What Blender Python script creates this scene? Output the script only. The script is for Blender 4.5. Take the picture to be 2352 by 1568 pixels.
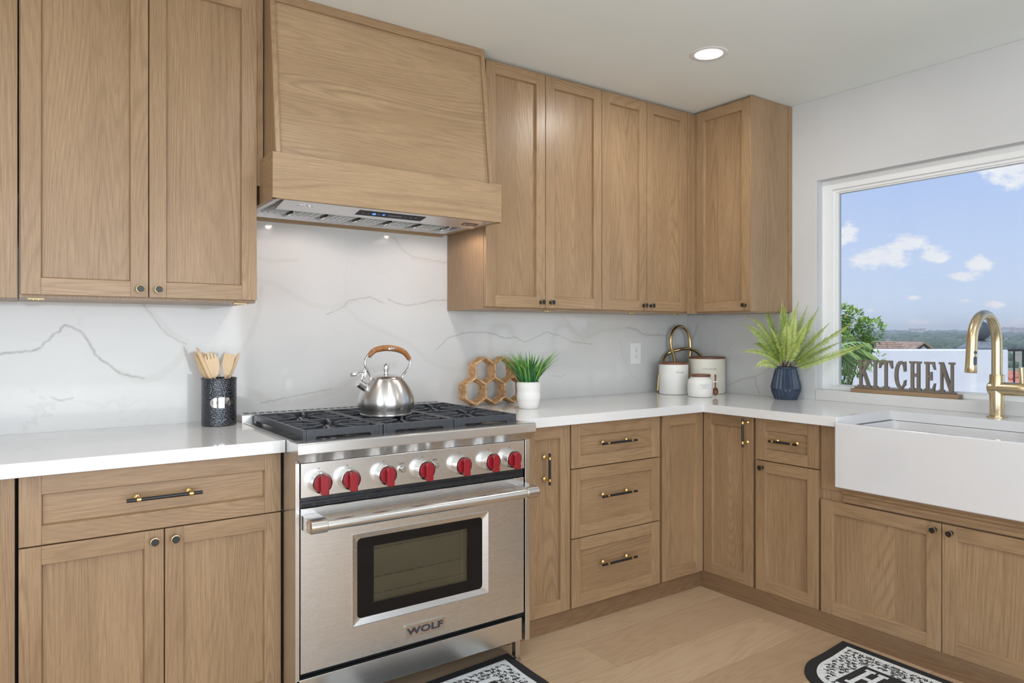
import bpy, bmesh, math, random
import numpy as np
from mathutils import Vector, Matrix, noise

for o in list(bpy.data.objects):
    bpy.data.objects.remove(o, do_unlink=True)
random.seed(21)
SC = bpy.context.scene
COL = SC.collection
PI = math.pi
R = math.radians

# ------------------------------------------------------------------ camera
cd = bpy.data.cameras.new('camera')
cam = bpy.data.objects.new('camera', cd)
COL.objects.link(cam)
cam.location = (-3.398, -2.9363, 1.2554)
cam.rotation_euler = (R(90), 0, R(54.816 - 90))
cd.sensor_width = 36
cd.lens = 24.779
cd.shift_y = -0.00717
cd.clip_start = 0.05
cd.clip_end = 6000
SC.camera = cam

# ------------------------------------------------------------------ exposure
SC.view_settings.view_transform = 'Standard'
SC.view_settings.look = 'None'
SC.view_settings.gamma = 1
SC.view_settings.use_curve_mapping = False
SC.view_settings.exposure = -0.22
SC.cycles.use_denoising = True
SC.cycles.max_bounces = 8
SC.cycles.diffuse_bounces = 4
SC.cycles.glossy_bounces = 5
SC.cycles.transmission_bounces = 6
SC.cycles.caustics_reflective = False
SC.cycles.caustics_refractive = False
SC.cycles.sample_clamp_indirect = 6.0


# ------------------------------------------------------------------ node helper
class NT:
    def __init__(s, tree):
        s.t = tree
        s.n = tree.nodes
        s.l = tree.links
        s.n.clear()

    def add(s, kind, **kw):
        nd = s.n.new(kind)
        for k, v in kw.items():
            setattr(nd, k, v)
        return nd

    def set(s, sock, v):
        if v is None:
            return
        if isinstance(v, bpy.types.NodeSocket):
            s.l.new(v, sock)
        else:
            sock.default_value = v

    def math(s, op, a, b=None, c=None, clamp=False):
        nd = s.add('ShaderNodeMath', operation=op, use_clamp=clamp)
        s.set(nd.inputs[0], a)
        s.set(nd.inputs[1], b)
        s.set(nd.inputs[2], c)
        return nd.outputs[0]

    def vmul(s, v, sc, loc=(0, 0, 0)):
        nd = s.add('ShaderNodeMapping')
        s.set(nd.inputs['Vector'], v)
        nd.inputs['Scale'].default_value = sc
        nd.inputs['Location'].default_value = loc
        return nd.outputs[0]

    def noise(s, v, scale, detail=2.0, rough=0.5, dist=0.0):
        nd = s.add('ShaderNodeTexNoise')
        s.set(nd.inputs['Vector'], v)
        nd.inputs['Scale'].default_value = scale
        nd.inputs['Detail'].default_value = detail
        nd.inputs['Roughness'].default_value = rough
        nd.inputs['Distortion'].default_value = dist
        return nd.outputs['Fac']

    def ramp(s, v, stops):
        nd = s.add('ShaderNodeValToRGB')
        e = nd.color_ramp.elements
        while len(e) < len(stops):
            e.new(0.5)
        for q, (p, c) in zip(e, stops):
            q.position = p
            q.color = (*c, 1) if len(c) == 3 else c
        s.set(nd.inputs[0], v)
        return nd.outputs[0]

    def mix(s, f, a, b, mode='MIX'):
        nd = s.add('ShaderNodeMix', data_type='RGBA', blend_type=mode)
        s.set(nd.inputs[0], f)
        s.set(nd.inputs[6], a if isinstance(a, bpy.types.NodeSocket) else (*a[:3], 1))
        s.set(nd.inputs[7], b if isinstance(b, bpy.types.NodeSocket) else (*b[:3], 1))
        return nd.outputs[2]

    def attr(s, name):
        return s.add('ShaderNodeAttribute', attribute_name=name)


def lin(r, g, b):
    f = lambda c: (c / 255) / 12.92 if c <= 10.3 else (((c / 255) + 0.055) / 1.055) ** 2.4
    return (f(r), f(g), f(b))


# ------------------------------------------------------------------ world: sky with clouds at fixed azimuth / elevation
w = bpy.data.worlds.new('sky')
SC.world = w
w.use_nodes = True
k = NT(w.node_tree)
geo = k.add('ShaderNodeTexCoord')
sep = k.add('ShaderNodeSeparateXYZ')
k.set(sep.inputs[0], geo.outputs['Generated'])
X_, Y_, Z_ = sep.outputs
az = k.math('MULTIPLY', k.math('ARCTAN2', Y_, X_), 180 / PI)
el = k.math('MULTIPLY', k.math('ARCSINE', Z_), 180 / PI)
sky = k.ramp(k.math('DIVIDE', el, 40.0, clamp=True), [(0.0, lin(216, 229, 247)), (0.1, lin(200, 217, 247)), (0.3, lin(178, 199, 244)), (1.0, lin(112, 154, 228))])
nvec = k.add('ShaderNodeCombineXYZ')
k.set(nvec.inputs[0], az)
k.set(nvec.inputs[1], k.math('MULTIPLY', el, 1.7))
nz = k.noise(nvec.outputs[0], 0.55, 6.0, 0.62)
nz2 = k.noise(nvec.outputs[0], 0.16, 5.0, 0.6)
CLOUDS = [(27.5, 5.6, 3.1, 0.85), (25.6, 6.6, 1.6, 0.9), (23.9, 5.5, 1.6, .75), (29.3, 7.4, 0.9, 0.9), (21.4, 4.75, 1.0, .6), (22.3, 4.0, 1.3, 0.45), (19.3, 10.6, 1.9, 1.3), (24.8, 0.75, 2.0, 0.38),
          (19.2, 0.6, 1.7, 0.45), (25.1, 2.56, 0.5, 0.22), (22.1, 2.3, 0.7, 0.2), (20.4, 2.0, 0.7, 0.35), (27.9, 1.7, 0.5, 0.22)]
best = None
for (a0, e0, ra, re) in CLOUDS:
    da = k.math('DIVIDE', k.math('SUBTRACT', az, a0), ra)
    de = k.math('DIVIDE', k.math('SUBTRACT', el, e0), re)
    d = k.math('SUBTRACT', 1.0, k.math('SQRT', k.math('ADD', k.math('MULTIPLY', da, da), k.math('MULTIPLY', de, de))))
    best = d if best is None else k.math('MAXIMUM', best, d)
dens = k.math('ADD', best, k.math('MULTIPLY', k.math('SUBTRACT', nz, 0.55), 2.6))
dens = k.math('MULTIPLY', dens, 2.2, clamp=True)
far = k.math('MULTIPLY', k.math('SUBTRACT', nz2, 0.56), 5.0, clamp=True)          # loose cloud over the rest of the sky
hi = k.math('GREATER_THAN', el, 14.0)
dens = k.math('MAXIMUM', dens, k.math('MULTIPLY', far, hi))
ccol = k.mix(nz, lin(226, 226, 240), (0.98, 0.98, 1.0))
skyc = k.mix(k.math('MULTIPLY', dens, 0.92), sky, ccol)
grd = k.math('LESS_THAN', el, -0.01)
skyc = k.mix(grd, skyc, lin(150, 156, 140))
bg = k.add('ShaderNodeBackground')
k.set(bg.inputs[0], skyc)
bg.inputs[1].default_value = 1.24
wo = k.add('ShaderNodeOutputWorld')
k.l.new(bg.outputs[0], wo.inputs[0])
w.cycles.sampling_method = 'AUTOMATIC'


# ------------------------------------------------------------------ sun, plus fill lamps added at the unseen openings behind the camera
def light(name, kind, loc, rot, power, color=(1, 1, 1), **kw):
    ld = bpy.data.lights.new(name, kind)
    ld.energy = power
    ld.color = color
    for a, b in kw.items():
        setattr(ld, a, b)
    o = bpy.data.objects.new(name, ld)
    COL.objects.link(o)
    o.location = loc
    o.rotation_euler = rot
    return o


SUN_DIR = Vector((-0.50, -0.12, 0.86)).normalized()
sun = light('sun', 'SUN', (0, 0, 20), SUN_DIR.to_track_quat('Z', 'Y').to_euler(), 3.3, (1, 0.95, 0.86), angle=R(0.6))
CEIL = 2.476
REAR = -5.4
LEFT = -5.3
light('daylight_fill_rear', 'AREA', (-2.9, REAR + 0.45, 1.15), (R(108), 0, 0), 108, (0.90, 0.95, 1.0), shape='RECTANGLE', size=3.0, size_y=2.0)  # added fill lamp inside the rear opening, tilted up to brighten the ceiling
light('daylight_fill_left', 'AREA', (LEFT + 0.36, -3.0, 1.25), (R(108), 0, R(-90)), 48, (0.92, 0.96, 1.0), shape='RECTANGLE', size=1.8, size_y=1.7)  # second added fill lamp, at the left opening, tilted up too


# ------------------------------------------------------------------ mesh builder
def M(loc=(0, 0, 0), rot=(0, 0, 0), sc=(1, 1, 1)):
    return Matrix.LocRotScale(Vector(loc), __import__('mathutils').Euler(rot), Vector(sc))


class MB:
    def __init__(s):
        s.b = bmesh.new()
        s.gc = s.b.verts.layers.float_vector.new('gc')

    def _grain(s, vs, axis, off=None):
        if off is None:
            off = (random.uniform(-40, 40), random.uniform(-40, 40), random.uniform(-40, 40))
        for v in vs:
            c = v.co
            if axis == 'z':
                g = (c.x, c.y, c.z)
            elif axis == 'x':
                g = (c.z, c.y, c.x)
            else:
                g = (c.x, c.z, c.y)
            v[s.gc] = (g[0] + off[0], g[1] + off[1], g[2] + off[2])

    def box(s, x0, x1, y0, y1, z0, z1, grain='z', mi=0, mat=None, cham=0):
        P = [(x0, y0, z0), (x1, y0, z0), (x1, y1, z0), (x0, y1, z0), (x0, y0, z1), (x1, y0, z1), (x1, y1, z1), (x0, y1, z1)]
        vs = [s.b.verts.new(p) for p in P]
        F = [(0, 3, 2, 1), (4, 5, 6, 7), (0, 1, 5, 4), (1, 2, 6, 5), (2, 3, 7, 6), (3, 0, 4, 7)]
        fs = []
        for f in F:
            fc = s.b.faces.new([vs[i] for i in f])
            fc.material_index = mi
            fs.append(fc)
        s._grain(vs, grain)
        if mat:
            bmesh.ops.transform(s.b, matrix=mat, verts=vs)
        return vs

    def quad(s, pts, grain='z', mi=0):
        vs = [s.b.verts.new(p) for p in pts]
        f = s.b.faces.new(vs)
        f.material_index = mi
        s._grain(vs, grain)
        return f

    def prism(s, pts, axis, a0, a1, grain='z', mi=0, mat=None):
        """polygon pts (2d) extruded along axis: x -> (y,z), y -> (x,z), z -> (x,y)"""
        def P(p, a):
            if axis == 'x':
                return (a, p[0], p[1])
            if axis == 'y':
                return (p[0], a, p[1])
            return (p[0], p[1], a)
        A = [s.b.verts.new(P(p, a0)) for p in pts]
        B = [s.b.verts.new(P(p, a1)) for p in pts]
        n = len(pts)
        fs = [s.b.faces.new(A), s.b.faces.new(B[::-1])]
        for i in range(n):
            fs.append(s.b.faces.new((A[i], B[i], B[(i + 1) % n], A[(i + 1) % n])))
        for f in fs:
            f.material_index = mi
        s._grain(A + B, grain)
        if mat:
            bmesh.ops.transform(s.b, matrix=mat, verts=A + B)
        return A + B

    def lathe(s, prof, segs=32, mi=0, mat=None, axis='z', rfun=None):
        rings = []
        allv = []
        for (r, z) in prof:
            if r < 1e-6:
                ring = [s.b.verts.new((0, 0, z))]
            else:
                ring = []
                for i in range(segs):
                    a = 2 * PI * i / segs
                    rr = r * (rfun(a, z) if rfun else 1)
                    ring.append(s.b.verts.new((rr * math.cos(a), rr * math.sin(a), z)))
            rings.append(ring)
            allv += ring
        for A, B in zip(rings, rings[1:]):
            if len(A) == 1 and len(B) == 1:
                continue
            for i in range(segs):
                j = (i + 1) % segs
                if len(A) == 1:
                    f = s.b.faces.new((A[0], B[j], B[i]))
                elif len(B) == 1:
                    f = s.b.faces.new((A[i], A[j], B[0]))
                else:
                    f = s.b.faces.new((A[i], A[j], B[j], B[i]))
                f.material_index = mi
        s._grain(allv, 'z')
        if axis == 'x':
            bmesh.ops.transform(s.b, matrix=Matrix.Rotation(R(90), 4, 'Y'), verts=allv)
        elif axis == 'y':
            bmesh.ops.transform(s.b, matrix=Matrix.Rotation(R(-90), 4, 'X'), verts=allv)
        if mat:
            bmesh.ops.transform(s.b, matrix=mat, verts=allv)
        return allv

    def cyl(s, p0, p1, r, segs=20, mi=0, r1=None):
        p0, p1 = Vector(p0), Vector(p1)
        d = p1 - p0
        L = d.length
        q = d.to_track_quat('Z', 'Y').to_matrix().to_4x4()
        r1 = r if r1 is None else r1
        return s.lathe([(0, 0), (r, 0), (r1, L), (0, L)], segs, mi, Matrix.Translation(p0) @ q)

    def tube(s, pts, rad, segs=12, mi=0, closed=False, cap=True, flat=1.0, up=None):
        pts = [Vector(p) for p in pts]
        n = len(pts)
        rings = []
        prev = None
        for i, p in enumerate(pts):
            if closed:
                t = (pts[(i + 1) % n] - pts[i - 1]).normalized()
            else:
                t = (pts[min(i + 1, n - 1)] - pts[max(i - 1, 0)]).normalized()
            if prev is None:
                u = Vector(up) if up else (Vector((0, 0, 1)) if abs(t.z) < .9 else Vector((1, 0, 0)))
            else:
                u = prev
            u = (u - t * u.dot(t)).normalized()
            prev = u
            v = t.cross(u)
            r = rad[i] if isinstance(rad, (list, tuple)) else rad
            rings.append([s.b.verts.new(p + u * (r * math.cos(2 * PI * j / segs)) + v * (r * flat * math.sin(2 * PI * j / segs))) for j in range(segs)])
        m = n if closed else n - 1
        for i in range(m):
            A, B = rings[i], rings[(i + 1) % n]
            for j in range(segs):
                f = s.b.faces.new((A[j], A[(j + 1) % segs], B[(j + 1) % segs], B[j]))
                f.material_index = mi
        if not closed and cap:
            for q in (rings[0][::-1], rings[-1]):
                f = s.b.faces.new(q)
                f.material_index = mi
        vs = [v for r_ in rings for v in r_]
        s._grain(vs, 'z')
        return vs

    def sphere(s, c, r, seg=20, mi=0, sc=(1, 1, 1)):
        n = seg // 2
        return s.lathe([(r * math.sin(PI * i / n), -r * math.cos(PI * i / n)) for i in range(n + 1)], seg, mi, Matrix.Translation(Vector(c)) @ Matrix.Diagonal((*sc, 1)))

    def text(s, string, height, depth, mat, mi=0, spacing=1.0, bend=None, bold=0.0):
        """string centred on the origin of mat, in its xz-plane and facing -y"""
        cu = bpy.data.curves.new('t', 'FONT')
        cu.body = string
        cu.align_x = 'CENTER'
        cu.size = height / 0.70
        cu.space_character = spacing
        cu.extrude = depth / 2
        cu.offset = bold
        cu.resolution_u = 4
        o = bpy.data.objects.new('t', cu)
        COL.objects.link(o)
        bpy.context.view_layer.update()
        me = bpy.data.meshes.new_from_object(o.evaluated_get(bpy.context.evaluated_depsgraph_get()))
        bpy.data.objects.remove(o)
        nv, nf = len(s.b.verts), len(s.b.faces)
        s.b.from_mesh(me)
        s.b.verts.ensure_lookup_table()
        s.b.faces.ensure_lookup_table()
        vs = s.b.verts[nv:]
        for f in s.b.faces[nf:]:
            f.material_index = mi
        for v in vs:
            x, y, z = v.co
            y -= height / 2
            if bend:                      # wrap around a vertical cylinder of that radius
                a = x / bend
                rr = bend + z
                v.co = (rr * math.sin(a), -rr * math.cos(a), y)
            else:
                v.co = (x, -z, y)
        bmesh.ops.transform(s.b, matrix=mat, verts=vs)
        bpy.data.meshes.remove(me)
        return vs

    def move(s, vs, mat):
        bmesh.ops.transform(s.b, matrix=mat, verts=vs)

    def build(s, name, mats, parent=None, loc=(0, 0, 0), rot=(0, 0, 0), smooth=True, bevel=0, angle=35, bseg=2, normals=True):
        if normals:
            bmesh.ops.recalc_face_normals(s.b, faces=s.b.faces[:])
        if smooth:
            lim = R(angle)
            for e in s.b.edges:
                if len(e.link_faces) != 2 or e.calc_face_angle(0) > lim:
                    e.smooth = False
            for f in s.b.faces:
                f.smooth = True
        me = bpy.data.meshes.new(name)
        s.b.to_mesh(me)
        s.b.free()
        for m in (mats if isinstance(mats, (list, tuple)) else [mats]):
            me.materials.append(m)
        o = bpy.data.objects.new(name, me)
        COL.objects.link(o)
        o.location = loc
        o.rotation_euler = rot
        if parent:
            o.parent = parent
        if bevel:
            bv = o.modifiers.new('bevel', 'BEVEL')
            bv.width = bevel
            bv.segments = bseg
            bv.limit_method = 'ANGLE'
            bv.angle_limit = R(40)
            if smooth:
                bv.harden_normals = True
        return o


def tag(o, label=None, cat=None, group=None, kind=None):
    if label:
        o['label'] = label
    if cat:
        o['category'] = cat
    if group:
        o['group'] = group
    if kind:
        o['kind'] = kind
    return o


def empty(name, loc=(0, 0, 0), rz=0, label=None, cat=None, group=None):
    o = bpy.data.objects.new(name, None)
    o.empty_display_size = 0.05
    COL.objects.link(o)
    o.location = loc
    o.rotation_euler = (0, 0, rz)
    return tag(o, label, cat, group)


def copy_tree(o, parent=None):
    c = o.copy()
    COL.objects.link(c)
    c.parent = parent
    for ch in list(o.children):
        copy_tree(ch, c)
    return c


# ------------------------------------------------------------------ materials
def mat(name, color=(.5, .5, .5), rough=0.5, metal=0.0, spec=0.5, coat=0.0, emis=None, estr=0):
    m = bpy.data.materials.new(name)
    m.use_nodes = True
    t = NT(m.node_tree)
    p = t.add('ShaderNodeBsdfPrincipled')
    o = t.add('ShaderNodeOutputMaterial')
    t.l.new(p.outputs[0], o.inputs[0])
    p.inputs['Base Color'].default_value = (*color, 1)
    p.inputs['Roughness'].default_value = rough
    p.inputs['Metallic'].default_value = metal
    p.inputs['Specular IOR Level'].default_value = spec
    p.inputs['Coat Weight'].default_value = coat
    p.inputs['Coat Roughness'].default_value = 0.1
    if emis:
        p.inputs['Emission Color'].default_value = (*emis, 1)
        p.inputs['Emission Strength'].default_value = estr
    m['_'] = 1
    return m, t, p


def bump(t, p, h, strength, dist=0.001):
    b = t.add('ShaderNodeBump')
    b.inputs['Strength'].default_value = strength
    b.inputs['Distance'].default_value = dist
    t.set(b.inputs['Height'], h)
    t.l.new(b.outputs[0], p.inputs['Normal'])


def noisy(name, c1, c2, scale, rough=0.5, detail=4, bmp=0, bscale=None, coords='Object', **kw):
    m, t, p = mat(name, c1, rough, **kw)
    tc = t.add('ShaderNodeTexCoord').outputs[coords]
    n = t.noise(tc, scale, detail)
    t.set(p.inputs['Base Color'], t.ramp(n, [(0.35, c1), (0.65, c2)]))
    if bmp:
        bump(t, p, t.noise(tc, bscale or scale * 3, 4), bmp)
    return m


def wood(name, light_c, mid_c, dark_c, rough=0.42, rings=1.0, fiber=1.0, bmp=0.12, big=1.0, streak=0.0):
    m, t, p = mat(name, mid_c, rough)
    g = t.attr('gc').outputs['Vector']
    low = t.noise(t.vmul(g, (1, 1, 0.075)), 5.0, 1.5, 0.45, 0.25)                       # growth-ring field, long along the grain
    wv = t.math('SINE', t.math('MULTIPLY', low, 300.0 * rings))
    ring = t.math('POWER', t.math('MULTIPLY_ADD', wv, 0.5, 0.5), 2.4)
    patch = t.noise(t.vmul(g, (1, 1, 0.2)), 9.0, 2.0)
    ringm = t.math('MULTIPLY', ring, t.math('MULTIPLY_ADD', patch, 1.3, -0.25, clamp=True))
    fine = t.noise(t.vmul(g, (1, 1, 0.022)), 420.0, 3.0, 0.65)
    pores = t.noise(t.vmul(g, (1, 1, 0.03)), 900.0, 1.0, 0.5)
    broad = t.noise(t.vmul(g, (1, 1, 0.25)), 4.0 * big, 3.0, 0.5)
    c = t.ramp(broad, [(0.3, mid_c), (0.7, light_c)])
    c = t.mix(t.math('MULTIPLY', ringm, 0.48), c, dark_c)
    c = t.mix(t.math('MULTIPLY', t.math('MULTIPLY_ADD', fine, 2.2, -0.75, clamp=True), 0.55 * fiber), c, dark_c)
    c = t.mix(t.math('MULTIPLY', t.math('GREATER_THAN', pores, 0.62), 0.16 * fiber), c, tuple(x * 0.6 for x in dark_c))
    if streak:
        st = t.noise(t.vmul(g, (1, 1, 0.14)), 9.0, 3.0, 0.5, 0.6)
        c = t.mix(t.math('MULTIPLY', t.math('MULTIPLY_ADD', st, 7.0, -4.55, clamp=True), streak), c, tuple(x * 0.8 for x in dark_c))
    t.set(p.inputs['Base Color'], c)
    t.set(p.inputs['Roughness'], t.math('MULTIPLY_ADD', fine, 0.2, rough - 0.1))
    h = t.math('ADD', t.math('MULTIPLY', fine, -1.0), t.math('MULTIPLY', ringm, -0.6))
    bump(t, p, h, bmp, 0.0006)
    return m


OAK = wood('oak', lin(179, 149, 115), lin(159, 130, 98), lin(98, 74, 52), rough=.34)
OAK_H = wood('oak_hood', lin(182, 154, 120), lin(164, 136, 103), lin(108, 84, 61), rings=0.9, fiber=0.9, streak=0.5)
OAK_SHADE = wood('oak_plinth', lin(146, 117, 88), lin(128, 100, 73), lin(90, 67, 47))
WALNUT = wood('walnut', lin(140, 92, 66), lin(118, 74, 52), lin(72, 42, 30), rings=1.2)
BAMBOO = wood('utensil_wood', lin(228, 202, 164), lin(216, 186, 146), lin(182, 144, 104), rings=.5, fiber=.6)
GREYWOOD = wood('weathered_wood', lin(138, 128, 118), lin(122, 112, 102), lin(88, 80, 72), rings=.8, rough=.6)
SIGNBASE = wood('sign_base_wood', lin(176, 150, 118), lin(156, 128, 98), lin(112, 88, 66), rough=.6)
GRIP = wood('grip_wood', lin(186, 130, 78), lin(158, 102, 56), lin(84, 46, 22), rings=1.0, rough=.35)


def steel(name, base, rough, axis, amount=0.1, aniso=0.0):
    m, t, p = mat(name, base, rough, 1.0)
    tc = t.add('ShaderNodeTexCoord').outputs['Object']
    sc = {'x': (2, 300, 300), 'z': (300, 300, 2), 'y': (300, 2, 300)}[axis]
    n = t.noise(t.vmul(tc, sc), 3.0, 2.0)
    t.set(p.inputs['Roughness'], t.math('MULTIPLY_ADD', n, amount, rough - amount / 2))
    bump(t, p, n, 0.006, 0.0001)
    if aniso:
        p.inputs['Anisotropic'].default_value = aniso
        tg = t.add('ShaderNodeTangent', direction_type='RADIAL', axis='Z')
        t.l.new(tg.outputs[0], p.inputs['Tangent'])
        p.inputs['Anisotropic Rotation'].default_value = 0.25
    return m


STEEL = steel('brushed_steel', (0.74, 0.74, 0.735), 0.24, 'x')
STEEL_D = steel('brushed_steel_door', (0.71, 0.715, 0.72), 0.27, 'x')
STEEL_R = mat('round_steel', (0.66, 0.64, 0.62), 0.2, 1.0)[0]
CHROME = mat('chrome', (0.8, 0.8, 0.8), 0.06, 1.0)[0]
KSTEEL = steel('kettle_steel', (0.70, 0.69, 0.68), 0.30, 'x', 0.08, 0.8)
HOODSTEEL = mat('hood_steel', (0.78, 0.76, 0.76), 0.36, 1.0)[0]
IRON = noisy('cast_iron', (0.036, 0.041, 0.05), (0.05, 0.056, 0.068), 90, 0.42, bmp=0.12, bscale=700, spec=0.6)
BLACK = mat('black_metal', (0.012, 0.013, 0.015), 0.35)[0]
DARK = mat('dark_gap', (0.008, 0.008, 0.009), 0.6)[0]
BRASS = mat('brass', (0.78, 0.57, 0.24), 0.22, 1.0)[0]
BRASS_F = mat('brushed_brass', (0.68, 0.56, 0.36), 0.27, 1.0)[0]
BRASS_K = noisy('antique_brass', (0.50, 0.37, 0.16), (0.64, 0.50, 0.25), 30, 0.28, metal=1.0)
REDK = mat('red_knob', (0.26, 0.006, 0.014), 0.33, 0, 0.5, 0.2)[0]
BLKGLASS = mat('black_glass', (0.006, 0.006, 0.007), 0.05, 0, 0.3)[0]
WALLP = noisy('wall_paint', lin(206, 207, 209), lin(210, 211, 213), 3, 0.75, bmp=0.05, bscale=250)
CEILP = noisy('ceiling_paint', lin(230, 236, 235), lin(233, 239, 238), 2, 0.85, bmp=0.04, bscale=200)
TRIMW = mat('white_trim', lin(232, 233, 234), 0.45)[0]
VINYL = mat('white_vinyl', lin(236, 238, 239), 0.3)[0]
PLASTIC = mat('white_plastic', lin(236, 237, 238), 0.3)[0]
PORCELAIN = mat('white_fireclay', lin(216, 216, 218), 0.12, coat=0.5)[0]
CERAMIC = noisy('matte_white_ceramic', lin(230, 229, 226), lin(236, 235, 232), 12, 0.5)
CREAM = noisy('cream_stoneware', lin(222, 218, 204), lin(232, 229, 219), 9, 0.55)
BLUEPOT = noisy('slate_blue_ceramic', lin(50, 63, 82), lin(58, 73, 94), 20, 0.45)
INK = mat('lettering_ink', lin(104, 101, 97), 0.6)[0]
INKD = mat('badge_ink', lin(52, 58, 70), 0.4)[0]
SOIL = mat('soil', lin(60, 46, 34), 0.9)[0]
BLUELED = mat('blue_led', (0.0, 0.02, 0.6), 0.4, emis=(0.02, 0.12, 1.0), estr=6)[0]
ICON = mat('panel_icon', lin(110, 112, 120), 0.5)[0]
REDMARK = mat('red_mark', lin(170, 30, 36), 0.4)[0]


def glass(name):
    m = bpy.data.materials.new(name)
    m.use_nodes = True
    t = NT(m.node_tree)
    a = t.add('ShaderNodeBsdfTransparent')
    a.inputs[0].default_value = (0.97, 0.985, 0.98, 1)
    b = t.add('ShaderNodeBsdfGlossy')
    b.inputs['Roughness'].default_value = 0.02
    fr = t.add('ShaderNodeFresnel')
    fr.inputs[0].default_value = 1.45
    mx = t.add('ShaderNodeMixShader')
    t.set(mx.inputs[0], t.math('MULTIPLY', fr.outputs[0], 0.7))
    t.l.new(a.outputs[0], mx.inputs[1])
    t.l.new(b.outputs[0], mx.inputs[2])
    o = t.add('ShaderNodeOutputMaterial')
    t.l.new(mx.outputs[0], o.inputs[0])
    return m


PANE = glass('window_glass')


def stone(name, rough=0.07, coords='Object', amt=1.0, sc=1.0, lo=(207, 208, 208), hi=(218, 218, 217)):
    """white quartz: 'vein' (sharp) and 'band' (pale, wide) come from vertex attributes where laid, faint ones from noise"""
    m, t, p = mat(name, (0.8, 0.8, 0.8), rough, spec=0.5)
    tc = t.add('ShaderNodeTexCoord').outputs[coords]
    n1 = t.noise(tc, 2.1 * sc, 6, 0.55, 0.8)
    vein = t.math('SUBTRACT', 1.0, t.math('MULTIPLY', t.math('ABSOLUTE', t.math('SUBTRACT', n1, 0.5)), 75.0), clamp=True)
    mask = t.math('MULTIPLY_ADD', t.noise(tc, 1.7 * sc, 2), 5.0, -2.7, clamp=True)
    vein = t.math('MULTIPLY', t.math('MULTIPLY', vein, mask), 0.16 * amt)
    cloud = t.noise(tc, 1.3, 3)
    c = t.ramp(cloud, [(0.35, lin(*lo)), (0.65, lin(*hi))])
    c = t.mix(vein, c, lin(150, 150, 148))
    fl = t.noise(tc, 28, 4, 0.65)
    bnd = t.math('MULTIPLY', t.attr('band').outputs['Fac'], t.math('MULTIPLY_ADD', fl, 1.6, -0.05, clamp=True))
    c = t.mix(bnd, c, lin(196, 194, 186))
    vn = t.math('MULTIPLY', t.attr('vein').outputs['Fac'], t.math('MULTIPLY_ADD', t.noise(tc, 40, 3, 0.6), 2.4, -0.35, clamp=True))
    c = t.mix(vn, c, lin(150, 148, 145))
    t.set(p.inputs['Base Color'], c)
    return m


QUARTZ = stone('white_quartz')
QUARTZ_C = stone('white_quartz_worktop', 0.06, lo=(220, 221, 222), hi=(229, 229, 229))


def add_attr(me, name, vals):
    a = me.attributes.new(name, 'FLOAT', 'POINT')
    a.data.foreach_set('value', np.asarray(vals, dtype=np.float32))


def vein_field(A, Bz, veins):
    """A, Bz: point coordinates; veins: (kind, half width, strength, polyline) -> line and band strengths"""
    line = np.zeros(len(A))
    band = np.zeros(len(A))
    for vi, (kind, hw, st, pts) in enumerate(veins):
        # jitter the path a little so that it does not read as straight segments
        P = []
        rr = random.Random(vi)
        for (a, b), (c, d) in zip(pts, pts[1:]):
            L = math.hypot(c - a, d - b)
            n = max(2, int(L / 0.012))
            for i in range(n):
                f = i / n
                j = 0.0035 if kind == 'line' else 0.002
                P.append((a + (c - a) * f + rr.gauss(0, j) * .45, b + (d - b) * f + rr.gauss(0, j) * .45))
        P.append(pts[-1])
        best = np.full(len(A), 9.0)
        for (a, b), (c, d) in zip(P, P[1:]):
            sel = (A > min(a, c) - .05) & (A < max(a, c) + .05) & (Bz > min(b, d) - .05) & (Bz < max(b, d) + .05)
            if not sel.any():
                continue
            dx, dy = c - a, d - b
            q = dx * dx + dy * dy + 1e-12
            t = np.clip(((A[sel] - a) * dx + (Bz[sel] - b) * dy) / q, 0, 1)
            dd = np.hypot(A[sel] - a - t * dx, Bz[sel] - b - t * dy)
            best[sel] = np.minimum(best[sel], dd)
        if kind == 'line':
            line = np.maximum(line, st * np.clip(1.5 - best / max(hw, .0026), 0, 1))
        else:
            e = np.clip((hw - best) / 0.006, 0, 1)
            edge = np.clip(1 - np.abs(hw - best) / 0.003, 0, 1) * .35
            band = np.maximum(band, st * 1.3 * e + edge * st)
    return line, band


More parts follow.
